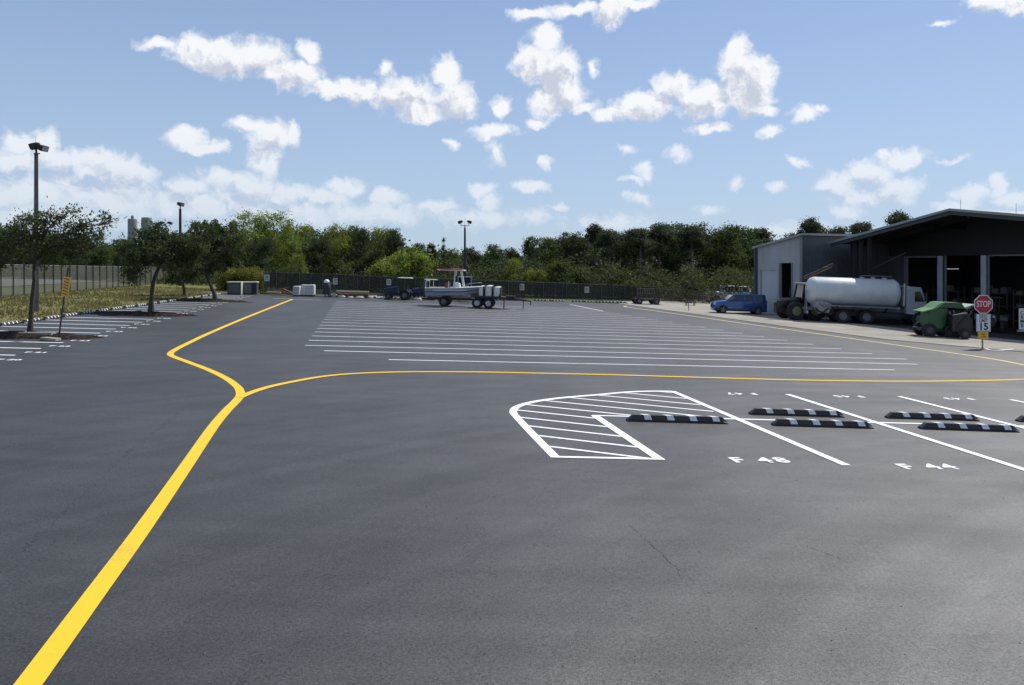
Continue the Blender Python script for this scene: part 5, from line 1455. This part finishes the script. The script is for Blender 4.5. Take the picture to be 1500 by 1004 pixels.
# rusty utility trailer with ramp gate
RUST = mat('rusty_steel', (.055, .038, .032), .8, var=.4, vscale=5)
g1 = G(950, 446); k = g1.y/F
t = thing('utility_trailer', 'low rusty open trailer with slatted ramp gate in front of the bare fence', 'trailer', g1, R(4), tilt=True)
L_ = 42*k
mb = MB(); mb.box((0, 0, .42), (L_, 1.4, .06)); mb.build('deck', RUST, t)
mb = MB()
for z in (.44, .72):
    for sy in (-1, 1): mb.bar((-L_/2, sy*.7, z), (L_/2, sy*.7, z), .05)
for j in range(6):
    for sy in (-1, 1): mb.bar((-L_/2+L_*j/5, sy*.7, .4), (-L_/2+L_*j/5, sy*.7, .74), .05)
mb.build('side_rail', RUST, t)
mb = MB()
for j in range(8): mb.bar((-.75+.2*j, .75, .45), (-.75+.2*j, .78, 1.25), .05, .03)
mb.bar((-.8, .78, 1.25), (.7, .78, 1.25), .06); mb.bar((-.8, .77, .85), (.7, .77, .85), .05); mb.build('ramp_gate', mat('gate_grey_brown', (.14, .115, .10), .7), t)
for sx in (-.95, .45):
    for sy in (-1, 1): wheel(t, (sx, sy*.78, .27), .27, .18, (.12, .11, .11), .5)
mb = MB(); mb.bar((L_/2, 0, .4), (L_/2+1.0, 0, .38), .07); mb.build('drawbar', RUST, t)
g1 = G(1011, 448); t = thing('low_bench', 'small low dark platform by the fence left of the blue car', 'platform', g1)
MB().box((0, 0, .32), (.75, .5, .06)).build('top', RUST, t)
for sx in (-1, 1):
    for sy in (-1, 1): MB().box((sx*.32, sy*.2, .15), (.05, .05, .32)).build('leg', RUST, t)
g1 = G(1008.5, 455.5); t = thing('marker_post', 'short thin marker post on the apron edge left of the blue car', 'post', g1)
MB().cyl((0, 0, -.05), (0, 0, .62), .025, n=8).build('post', DARKST, t); MB().box((0, -.02, .6), (.5, .02, .09)).build('plate', BLK, t)

# ================================================================== GREEN MACHINE
GRN = mat('mower_green', (.022, .085, .026), .5, coat=.1, var=.15, vscale=3)
GRNL = mat('faded_green', (.14, .26, .13), .5, var=.15)
g1 = G(1379, 494.5); k = g1.y/F
t = thing('green_machine', 'green wheeled farm machine with sloping hood in front of the canopy bays', 'machine', g1 + Vector((0, .5, 0)), R(-6), tilt=True)
xm = lambda u: (u-1379)*k
mb = MB()   # drum body
mb.loft([[(xm(1359)+.05, -.55, .50), (xm(1362), -.55, 1.30), (xm(1362), .55, 1.30), (xm(1359)+.05, .55, .50)], [(xm(1366), -.60, .38), (xm(1366), -.60, 1.42), (xm(1366), .60, 1.42), (xm(1366), .60, .38)],
         [(xm(1380), -.60, .42), (xm(1380), -.60, 1.46), (xm(1380), .60, 1.46), (xm(1380), .60, .42)], [(xm(1386), -.52, .62), (xm(1389), -.52, 1.44), (xm(1389), .52, 1.44), (xm(1386), .52, .62)]])
mb.build('hopper', GRN, t, smooth=25, bevel=.03)
MB().prism([(xm(1352), 1.26), (xm(1366), 1.42), (xm(1377), 1.72), (xm(1382), 1.74), (xm(1372), 1.44), (xm(1353), 1.22)], -.66, .66).build('sloping_hood', GRNL, t)
MB().prism([(xm(1382), 1.74), (xm(1377), 1.70), (xm(1374), 1.50), (xm(1411), 1.46), (xm(1405), 1.74)], -.64, .64).build('top_cover', GRN, t)
MB().prism([(xm(1408), 1.50), (xm(1412), 1.46), (xm(1425), 1.66), (xm(1423), 1.70)], -.6, .6).build('discharge_flap', mat('flap_pale', (.42, .47, .42), .5), t)
mb = MB(); mb.box((xm(1398), 0, .95), (.62, .9, .85)); mb.build('engine', DARKST, t, bevel=.05)
mb = MB(); mb.tube([(xm(1389), -.5, .6), (xm(1393), -.62, .9), (xm(1389), -.62, 1.3)], .03, 6); mb.tube([(xm(1395), -.5, .7), (xm(1399), -.56, 1.0), (xm(1395), -.56, 1.35)], .03, 6); mb.build('pipework', STEEL, t)
mb = MB(); mb.box((xm(1375), 0, .36), (1.7, .9, .14)); mb.bar((xm(1355), 0, .35), (xm(1340), 0, .34), .1); mb.build('chassis', CHAS, t)
MB().box((xm(1396), -.55, .72), (.75, .28, .05)).build('mudguard', DARKST, t)
for u in (1362.5, 1392.5):
    for sy in (-1, 1): wheel(t, (xm(u), sy*.58, .33), .33, .24, (.05, .05, .05), .5, lug=True)
MB().bar((xm(1350), -.45, .4), (xm(1366), -.5, .45), .12, .16).build('toe_guard', mat('dull_teal', (.03, .06, .07), .5), t)

# ================================================================== STOP SIGN POST
g1 = G(1439.5, 511.5); k = g1.y/F
t = thing('stop_sign', 'red octagonal stop sign over a speed limit 15 sign at the apron edge', 'sign', g1)
hx = (1440.5-1439.5)*k; zc_ = (511.5-446)*k
MB().bar((0, .02, -.1), (0, .02, zc_+.15), .05, .035).build('post', mat('post_brown', (.13, .11, .10), .6, var=.2), t)
def octo(r): return [(hx + r*math.cos(R(22.5+45*i)), zc_ + r*math.sin(R(22.5+45*i))) for i in range(8)]
WS = mat('sign_white', (.72, .73, .74), .45); SR = mat('sign_red', (.42, .018, .028), .45)
ro = 13.9*k/math.cos(R(22.5))*.97
pn = MB().prism(octo(ro), -.012, .0).build('stop_plate', WS, t)
MB().prism(octo(ro*.92), -.016, -.0125).build('red_field', SR, pn)
RX = Matrix.Rotation(R(90), 4, 'X')
text_obj('lettering', 'STOP', 13*k, WS, Matrix.Translation((hx, -.019, zc_)) @ RX, pn, bold=.004, sx=.66)
w, z0, z1 = 21*k, (511.5-486)*k, (511.5-460.5)*k
pl = MB().box((hx, -.006, (z0+z1)/2), (w, .010, z1-z0)).build('speed_plate', WS, t)
BLKT = mat('sign_black_text', (.015, .015, .016), .5)
text_obj('lettering', 'SPEED', 6.4*k, BLKT, Matrix.Translation((hx, -.014, z1-4.3*k)) @ RX, pl, bold=.003, sx=.72)
text_obj('lettering', 'LIMIT', 6.4*k, BLKT, Matrix.Translation((hx, -.014, z1-9.6*k)) @ RX, pl, bold=.003, sx=.85)
text_obj('lettering', '15', 14.5*k, BLKT, Matrix.Translation((hx, -.014, z1-18.6*k)) @ RX, pl, bold=.014)
mb = MB(); 
for a_, b_ in (((-1, 1), (1, 1)), ((1, 1), (1, -1)), ((1, -1), (-1, -1)), ((-1, -1), (-1, 1))):
    mb.bar((hx+a_[0]*w*.46, -.0125, (z0+z1)/2 + a_[1]*(z1-z0)*.47), (hx+b_[0]*w*.46, -.0125, (z0+z1)/2 + b_[1]*(z1-z0)*.47), .002, .012)
mb.build('border', BLKT, pl)
yp = MB().box((hx-.5*k, -.006, (511.5-491.8)*k), (15*k, .010, 10.5*k)).build('yellow_plate', SIGNY, t)
mb = MB(); mb.bar((hx-5*k, -.0125, (511.5-489.5)*k), (hx+4.5*k, -.0125, (511.5-490.2)*k), .002, .03); mb.bar((hx-4.5*k, -.0125, (511.5-494)*k), (hx+4*k, -.0125, (511.5-493.6)*k), .002, .03); mb.bar((hx-1*k, -.0125, (511.5-490)*k), (hx+2*k, -.0125, (511.5-494)*k), .002, .03)
mb.build('marking', mat('mark_brown', (.30, .10, .02), .5), yp)
# white curved kerb line by the sign
mb = MB(); strip(mb, smooth_poly([P(1444, 511.5), P(1450, 513.2), P(1462, 514), P(1474, 513), P(1484, 512)], 6), .12, .020); tag(mb.build('white_curve_line', WHITE), kind='structure')

# sign cut by the right edge
g1 = G(1502, 497); k = g1.y/F
t = thing('bay_sign', 'white sign with black lettering at the right photo edge, below the canopy', 'sign', g1)
MB().bar((0, .03, -.1), (0, .03, 50*k), .05, .04).build('post', DARKST, t)
pl = MB().box((0, 0, (497-467.5)*k), (19*k, .012, 31*k)).build('sign_panel', WS, t)
text_obj('lettering', 'C\nB\nM\nB', 7.2*k, BLKT, Matrix.Translation((-5*k, -.01, (497-468)*k)) @ RX, pl, bold=.005, linesp=.85, sx=1.0)
MB().box((0, 0, (497-485)*k), (24*k, .10, 2.5*k)).build('ledge', STEEL, t)

# dark tractor inside right bay, only silhouetted
tractor('unlit tractor standing in the dark bay right of the stop sign', on(29.0*.93, 45.8), R(60), DKGR, hub=(.05, .05, .05), cab=False, canopy=DARKST, s=.85)

g1 = on(21.9, 38.9+.9)
t = thing('farm_implement', 'black implement mass just right of the green machine', 'machine', g1, R(-10), tilt=True)
MB().loft([[(-.45, -.4, .35), (-.45, -.4, 1.15), (-.45, .4, 1.15), (-.45, .4, .35)], [(.2, -.45, .3), (.2, -.45, 1.3), (.2, .45, 1.3), (.2, .45, .3)], [(.5, -.3, .4), (.5, -.3, .95), (.5, .3, .95), (.5, .3, .4)]]).build('body', BLK, t, bevel=.04)
MB().tube([(-.3, -.42, .5), (0, -.55, .9), (.3, -.45, 1.2), (.45, -.3, 1.45)], .04, 8).build('hose', BLK, t, smooth=60)
MB().bar((.1, 0, 1.2), (.55, 0, 1.6), .08).build('lever', DARKST, t)
for sy in (-1, 1): wheel(t, (.1, sy*.5, .26), .26, .16, (.05, .05, .05), .5)
RACK = mat('rack_steel', (.09, .07, .05), .6); BOXM = [mat('crate_a', (.16, .12, .08), .8), mat('crate_b', (.10, .12, .15), .7), mat('crate_c', (.20, .19, .17), .8)]
random.seed(4)
for (u, lab, dd) in ((1350, 'shelving rack with boxes in the left bay of the canopy building', 2.2), (1412, 'shelving rack with boxes in the middle bay behind the tube light', 2.6), (1478, 'shelving rack with boxes in the right bay behind the stop sign', 2.4)):
    p_ = QP(tq(u)) + ins*dd; t = thing('storage_rack', lab, 'rack', on(p_.x, p_.y), math.atan2(te.y, te.x), 'racks inside the bays')
    mb = MB()
    for x in (-1.2, 0, 1.2):
        for y in (-.3, .3): mb.box((x, y, 1.2), (.06, .06, 2.4))
    mb.build('frame', RACK, t)
    for z in (.5, 1.3, 2.1):
        MB().box((0, 0, z), (2.5, .66, .05)).build('shelf', RACK, t)
        for x in (-.9, -.3, .35, .9):
            if random.random() < .75:
                o = thing('storage_box', 'box on the shelving rack inside a dark bay', 'box', t.matrix_basis @ Vector((x, 0, z+.03)), math.atan2(te.y, te.x) + random.uniform(-.1, .1), 'boxes on the racks inside the bays')
                h_ = random.uniform(.2, .45); MB().box((0, 0, h_/2), (.42, .45, h_), taper=.94).build('carton', random.choice(BOXM), o); MB().box((0, 0, h_+.01), (.44, .46, .02)).build('lid', RACK, o)
# grass tufts on the verge (stuff)
gg = np.random.default_rng(3); n = 26000
yy = gg.uniform(24, 66, n)
xl = np.interp(yy, [20, 45.6, 67.5], [-27, -28.6, -31]); xr_ = np.interp(yy, [20, 29.2, 60.5, 66], [-17.6, -18.75, -21.5, -21.6])
xx = xl + (xr_-xl)*gg.uniform(0, 1, n)
dens = np.sin(xx*1.7+np.sin(yy*.6)*2) + np.sin(yy*.9+xx*.5); keep = gg.uniform(-2, 2, n) < dens + .6
xx, yy = xx[keep], yy[keep]; n = len(xx)
zz = -S*xx + .02; hgt = gg.uniform(.04, .13, n); an = gg.uniform(0, 6.28, n); wd = .03
v = np.stack([np.stack([xx-np.cos(an)*wd, yy-np.sin(an)*wd, zz], 1), np.stack([xx+np.cos(an)*wd, yy+np.sin(an)*wd, zz], 1), np.stack([xx+gg.uniform(-.04, .04, n), yy+gg.uniform(-.04, .04, n), zz+hgt], 1)], 1).reshape(-1, 3)
me = fast_mesh('grass_tufts', v, np.arange(n*3).reshape(-1, 3), leaf_mat('grass_blade', (.14, .14, .05), (.21, .18, .085), .5, 0))
o = bpy.data.objects.new('grass_tufts', me); COL.objects.link(o); tag(o, kind='stuff')

# ================================================================== LIGHT
SUN = Vector((.55, .50, .97)).normalized()
elev = math.asin(SUN.z); azim = math.atan2(SUN.x, SUN.y)
sl = bpy.data.lights.new('sun', 'SUN'); sl.energy = 4.6; sl.angle = R(.53); sl.color = (1.0, .955, .89)
so_ = bpy.data.objects.new('sun', sl); COL.objects.link(so_); so_.rotation_euler = (-SUN).to_track_quat('-Z', 'Y').to_euler(); so_.location = (20, 20, 60)

# ================================================================== SKY WITH CLOUDS (direction based, at infinity)
w = bpy.data.worlds.new('World'); scene.world = w; w.use_nodes = True
nt = w.node_tree; N = nt.nodes; L = nt.links; N.clear()
out = N.new('ShaderNodeOutputWorld'); bg = N.new('ShaderNodeBackground'); L.new(bg.outputs[0], out.inputs[0])
sky = N.new('ShaderNodeTexSky'); sky.sky_type = 'NISHITA'; sky.sun_disc = False; sky.sun_elevation = elev; sky.sun_rotation = azim
sky.air_density = 1.0; sky.dust_density = .5; sky.ozone_density = 2.2; sky.altitude = 0
bg.inputs['Strength'].default_value = .13

CL = [ # u, v, ru, rv, strength
 (235,68,34,9,.8),(285,76,48,20,1),(335,82,48,26,1),(385,82,40,22,1),(425,108,48,22,1),(455,82,17,18,1),(478,132,34,13,.95),(525,134,36,18,1),(564,102,12,13,.8),(590,140,50,26,1),(655,108,20,24,1),(665,148,34,26,1.1),(615,166,40,14,.9),
 (798,58,22,20,1),(782,98,30,28,1),(815,102,34,34,1.1),(828,132,32,26,1),(800,155,26,18,.9),(850,156,26,9,.9),(786,178,18,9,.75),
 (735,158,13,17,.9),(722,193,34,11,.9),(664,210,13,8,.85),(725,222,12,14,.5),
 (895,168,26,10,1),(945,152,46,20,1),(990,128,30,20,1),(1030,148,44,26,1),(1082,74,24,22,1.05),(1078,104,30,28,1.1),(1108,112,30,28,1.1),(1098,142,34,22,1),(1122,158,18,9,.9),(1042,190,30,10,.85),(1128,192,20,12,.85),
 (1178,166,20,15,.75),(1202,158,10,7,.6),
 (782,20,28,9,.85),(840,14,44,9,.85),(895,14,26,22,1),(930,2,40,10,.85),
 (1446,6,34,18,1),(1492,6,40,18,1),(1380,30,20,4,.5),
 (272,202,30,18,.9),(300,216,38,11,.9),(372,182,30,13,.8),(398,196,32,20,1),(430,198,13,18,.9),(385,228,24,22,.95),(395,246,14,18,.85),
 (28,212,28,20,.95),(70,212,20,22,.9),(20,238,46,16,.8),(90,232,50,18,.85),(145,240,44,22,.95),(190,252,38,18,.9),(95,262,26,10,.8),
 (50,285,90,26,.62),(170,288,80,26,.66),(275,272,34,18,.8),(330,262,46,14,.7),(370,275,42,22,.8),(420,285,46,16,.8),(300,300,120,20,.6),
 (505,272,30,14,.85),(480,290,40,12,.7),(566,288,26,14,.85),(640,302,32,12,.85),(560,312,90,16,.6),(708,277,20,12,.85),(714,296,16,14,.6),(700,322,60,14,.5),
 (778,272,30,9,.9),(816,302,18,6,.7),(798,236,15,9,.7),(780,316,30,12,.4),
 (944,250,14,14,.75),(925,262,18,6,.65),(936,288,20,9,.7),(918,222,14,6,.45),(992,228,14,10,.45),(872,98,7,13,.45),
 (1222,268,34,18,.95),(1270,256,34,22,1),(1310,276,40,20,1),(1280,290,60,12,.75),(1322,230,36,13,.9),(1295,224,12,6,.8),(1136,272,17,9,.65),(1173,236,11,6,.5),(1245,312,26,10,.65),(1080,268,12,8,.45),
 (1420,284,30,13,.85),(1465,276,16,16,.9),(1492,296,34,14,.8),(1400,300,34,9,.7),(1040,306,17,8,.5),(1395,238,22,4,.4),(1150,340,60,14,.45),(900,330,60,14,.35),(430,318,120,18,.5),(60,320,160,22,.5)]

grp = bpy.data.node_groups.new('cloud_field', 'ShaderNodeTree')
grp.interface.new_socket('P', in_out='INPUT', socket_type='NodeSocketVector')
grp.interface.new_socket('D', in_out='OUTPUT', socket_type='NodeSocketFloat'); grp.interface.new_socket('S', in_out='OUTPUT', socket_type='NodeSocketFloat')
gN_ = grp.nodes; gL_ = grp.links
gi = gN_.new('NodeGroupInput'); go = gN_.new('NodeGroupOutput')
# domain warp
nw = gN_.new('ShaderNodeTexNoise'); nw.inputs['Scale'].default_value = 26; nw.inputs['Detail'].default_value = 4; nw.inputs['Roughness'].default_value = .6
gL_.new(gi.outputs[0], nw.inputs['Vector'])
sb = gN_.new('ShaderNodeVectorMath'); sb.operation = 'SUBTRACT'; sb.inputs[1].default_value = (.5, .5, .5); gL_.new(nw.outputs['Color'], sb.inputs[0])
sc_ = gN_.new('ShaderNodeVectorMath'); sc_.operation = 'SCALE'; sc_.inputs['Scale'].default_value = .034; gL_.new(sb.outputs[0], sc_.inputs[0])
ad = gN_.new('ShaderNodeVectorMath'); ad.operation = 'ADD'; gL_.new(gi.outputs[0], ad.inputs[0]); gL_.new(sc_.outputs[0], ad.inputs[1])
zf = gN_.new('ShaderNodeVectorMath'); zf.operation = 'MULTIPLY'; zf.inputs[1].default_value = (1, 1, 0); gL_.new(ad.outputs[0], zf.inputs[0])
def blob_chain(src, items):
  prev = None
  for (u, v, ru, rv, st) in items:
      az = math.atan((u-CX)/F); hy = math.sqrt(F*F+(u-CX)**2); el = math.atan((VH-v)/hy)
      rx = ru*1.10/F*math.cos(az)**2; ry = rv*1.10/hy
      ma = gN_.new('ShaderNodeVectorMath'); ma.operation = 'MULTIPLY_ADD'; ma.inputs[1].default_value = (1/rx, 1/ry, 0); ma.inputs[2].default_value = (-az/rx, -el/ry, 0)
      gL_.new(src, ma.inputs[0])
      ln = gN_.new('ShaderNodeVectorMath'); ln.operation = 'LENGTH'; gL_.new(ma.outputs[0], ln.inputs[0])
      # value = st - length*st  -> peak st, zero at the rim
      mm = gN_.new('ShaderNodeMath'); mm.operation = 'MULTIPLY_ADD'; mm.inputs[1].default_value = -st*.9; mm.inputs[2].default_value = st*.9; gL_.new(ln.outputs['Value'], mm.inputs[0])
      if prev is None: prev = mm.outputs[0]
      else:
          mx = gN_.new('ShaderNodeMath'); mx.operation = 'SMOOTH_MAX'; mx.inputs[2].default_value = .12
          gL_.new(prev, mx.inputs[0]); gL_.new(mm.outputs[0], mx.inputs[1]); prev = mx.outputs[0]
  return prev
prev = blob_chain(zf.outputs[0], CL)
zs = gN_.new('ShaderNodeVectorMath'); zs.operation = 'ADD'; zs.inputs[1].default_value = (.006, .016, 0); gL_.new(zf.outputs[0], zs.inputs[0])
prevS = blob_chain(zs.outputs[0], [c for c in CL if c[2]*c[3] > 560 and c[4] > .78])
# clouds elsewhere in the sky (behind the camera)
gnz = gN_.new('ShaderNodeTexNoise'); gnz.inputs['Scale'].default_value = 4.5; gnz.inputs['Detail'].default_value = 5; gL_.new(gi.outputs[0], gnz.inputs['Vector'])
sx_ = gN_.new('ShaderNodeSeparateXYZ'); gL_.new(gi.outputs[0], sx_.inputs[0])
ab = gN_.new('ShaderNodeMath'); ab.operation = 'ABSOLUTE'; gL_.new(sx_.outputs[0], ab.inputs[0])
gr = gN_.new('ShaderNodeMapRange'); gr.inputs['From Min'].default_value = .62; gr.inputs['From Max'].default_value = .85; gr.inputs['To Min'].default_value = -1.5; gr.inputs['To Max'].default_value = 0; gL_.new(ab.outputs[0], gr.inputs['Value'])
gm_ = gN_.new('ShaderNodeMath'); gm_.operation = 'MULTIPLY_ADD'; gm_.inputs[1].default_value = 4.0; gm_.inputs[2].default_value = -2.3; gL_.new(gnz.outputs['Fac'], gm_.inputs[0])
ga = gN_.new('ShaderNodeMath'); gL_.new(gm_.outputs[0], ga.inputs[0]); gL_.new(gr.outputs[0], ga.inputs[1])
gx = gN_.new('ShaderNodeMath'); gx.operation = 'MAXIMUM'; gL_.new(prev, gx.inputs[0]); gL_.new(ga.outputs[0], gx.inputs[1]); prev = gx.outputs[0]
# billow detail
n1 = gN_.new('ShaderNodeTexNoise'); n1.inputs['Scale'].default_value = 52; n1.inputs['Detail'].default_value = 9; n1.inputs['Roughness'].default_value = .60; gL_.new(ad.outputs[0], n1.inputs['Vector'])
md = gN_.new('ShaderNodeMath'); md.operation = 'MULTIPLY_ADD'; md.inputs[1].default_value = 1.15; md.inputs[2].default_value = -.58; gL_.new(n1.outputs['Fac'], md.inputs[0])
fa = gN_.new('ShaderNodeMath'); gL_.new(prev, fa.inputs[0]); gL_.new(md.outputs[0], fa.inputs[1]); gL_.new(fa.outputs[0], go.inputs[0])
# relief: billow height towards the sun minus here
sh2 = gN_.new('ShaderNodeVectorMath'); sh2.operation = 'ADD'; sh2.inputs[1].default_value = (.006, .009, 0); gL_.new(ad.outputs[0], sh2.inputs[0])
n2_ = gN_.new('ShaderNodeTexNoise'); n2_.inputs['Scale'].default_value = 52; n2_.inputs['Detail'].default_value = 5; n2_.inputs['Roughness'].default_value = .60; gL_.new(sh2.outputs[0], n2_.inputs['Vector'])
dr = gN_.new('ShaderNodeMath'); dr.operation = 'SUBTRACT'; gL_.new(n2_.outputs['Fac'], dr.inputs[0]); gL_.new(n1.outputs['Fac'], dr.inputs[1])
dr2 = gN_.new('ShaderNodeMath'); dr2.operation = 'MULTIPLY_ADD'; dr2.inputs[1].default_value = 1.9; gL_.new(dr.outputs[0], dr2.inputs[0]); gL_.new(prevS, dr2.inputs[2])
gL_.new(dr2.outputs[0], go.inputs[1])

tc = N.new('ShaderNodeTexCoord'); sp = N.new('ShaderNodeSeparateXYZ'); L.new(tc.outputs['Generated'], sp.inputs[0])
at2 = N.new('ShaderNodeMath'); at2.operation = 'ARCTAN2'; L.new(sp.outputs[0], at2.inputs[0]); L.new(sp.outputs[1], at2.inputs[1])
asn = N.new('ShaderNodeMath'); asn.operation = 'ARCSINE'; L.new(sp.outputs[2], asn.inputs[0])
cb_ = N.new('ShaderNodeCombineXYZ'); L.new(at2.outputs[0], cb_.inputs[0]); L.new(asn.outputs[0], cb_.inputs[1])
g1n = N.new('ShaderNodeGroup'); g1n.node_tree = grp; L.new(cb_.outputs[0], g1n.inputs[0])
def mr(src, a, b, c, d, smooth=True):
    r = N.new('ShaderNodeMapRange'); r.interpolation_type = 'SMOOTHSTEP' if smooth else 'LINEAR'
    r.inputs['From Min'].default_value = a; r.inputs['From Max'].default_value = b; r.inputs['To Min'].default_value = c; r.inputs['To Max'].default_value = d
    L.new(src, r.inputs['Value']); return r.outputs[0]
dens = mr(g1n.outputs[0], -.17, .42, 0, 1)
shade = mr(g1n.outputs[1], .02, .80, 0, 1)          # thickness on the sunward side
white = N.new('ShaderNodeMix'); white.data_type = 'RGBA'
white.inputs['A'].default_value = (7.3, 7.4, 7.6, 1); white.inputs['B'].default_value = (4.5, 4.8, 5.6, 1); L.new(shade, white.inputs['Factor'])
elv = mr(asn.outputs[0], 0, .20, .34, .97)              # clouds thin into the haze near the horizon
dm = N.new('ShaderNodeMath'); dm.operation = 'MULTIPLY'; L.new(dens, dm.inputs[0]); L.new(elv, dm.inputs[1])
fin = N.new('ShaderNodeMix'); fin.data_type = 'RGBA'; L.new(dm.outputs[0], fin.inputs['Factor'])
sk2 = N.new('ShaderNodeVectorMath'); sk2.operation = 'MULTIPLY_ADD'; sk2.inputs[1].default_value = (.33, .35, .46); sk2.inputs[2].default_value = (1.45, 2.0, 2.65)
air = N.new('ShaderNodeMix'); air.data_type = 'RGBA'; air.inputs['B'].default_value = (3.96, 5.06, 6.25, 1)
L.new(mr(asn.outputs[0], 0, .32, .62, 0, False), air.inputs['Factor'])
L.new(sky.outputs[0], sk2.inputs[0]); L.new(sk2.outputs[0], air.inputs['A']); L.new(air.outputs['Result'], fin.inputs['A']); L.new(white.outputs['Result'], fin.inputs['B'])
L.new(fin.outputs['Result'], bg.inputs['Color'])
w.cycles.sampling_method = 'MANUAL'; w.cycles.sample_map_resolution = 512

# ================================================================== CAMERA / RENDER SETTINGS
cam = bpy.data.cameras.new('camera'); co = bpy.data.objects.new('camera', cam); COL.objects.link(co)
co.location = (0, 0, H); co.rotation_euler = (R(90), 0, 0)
cam.sensor_width = 36; cam.lens = 36*F/1500; cam.shift_y = -(502-VH)/1500; cam.clip_start = .1; cam.clip_end = 8000
scene.camera = co
vs_ = scene.view_settings; vs_.view_transform = 'Standard'; vs_.look = 'None'; vs_.gamma = 1; vs_.exposure = 0.0; vs_.use_curve_mapping = False
scene.cycles.max_bounces = 6; scene.cycles.transparent_max_bounces = 12; scene.cycles.use_denoising = True
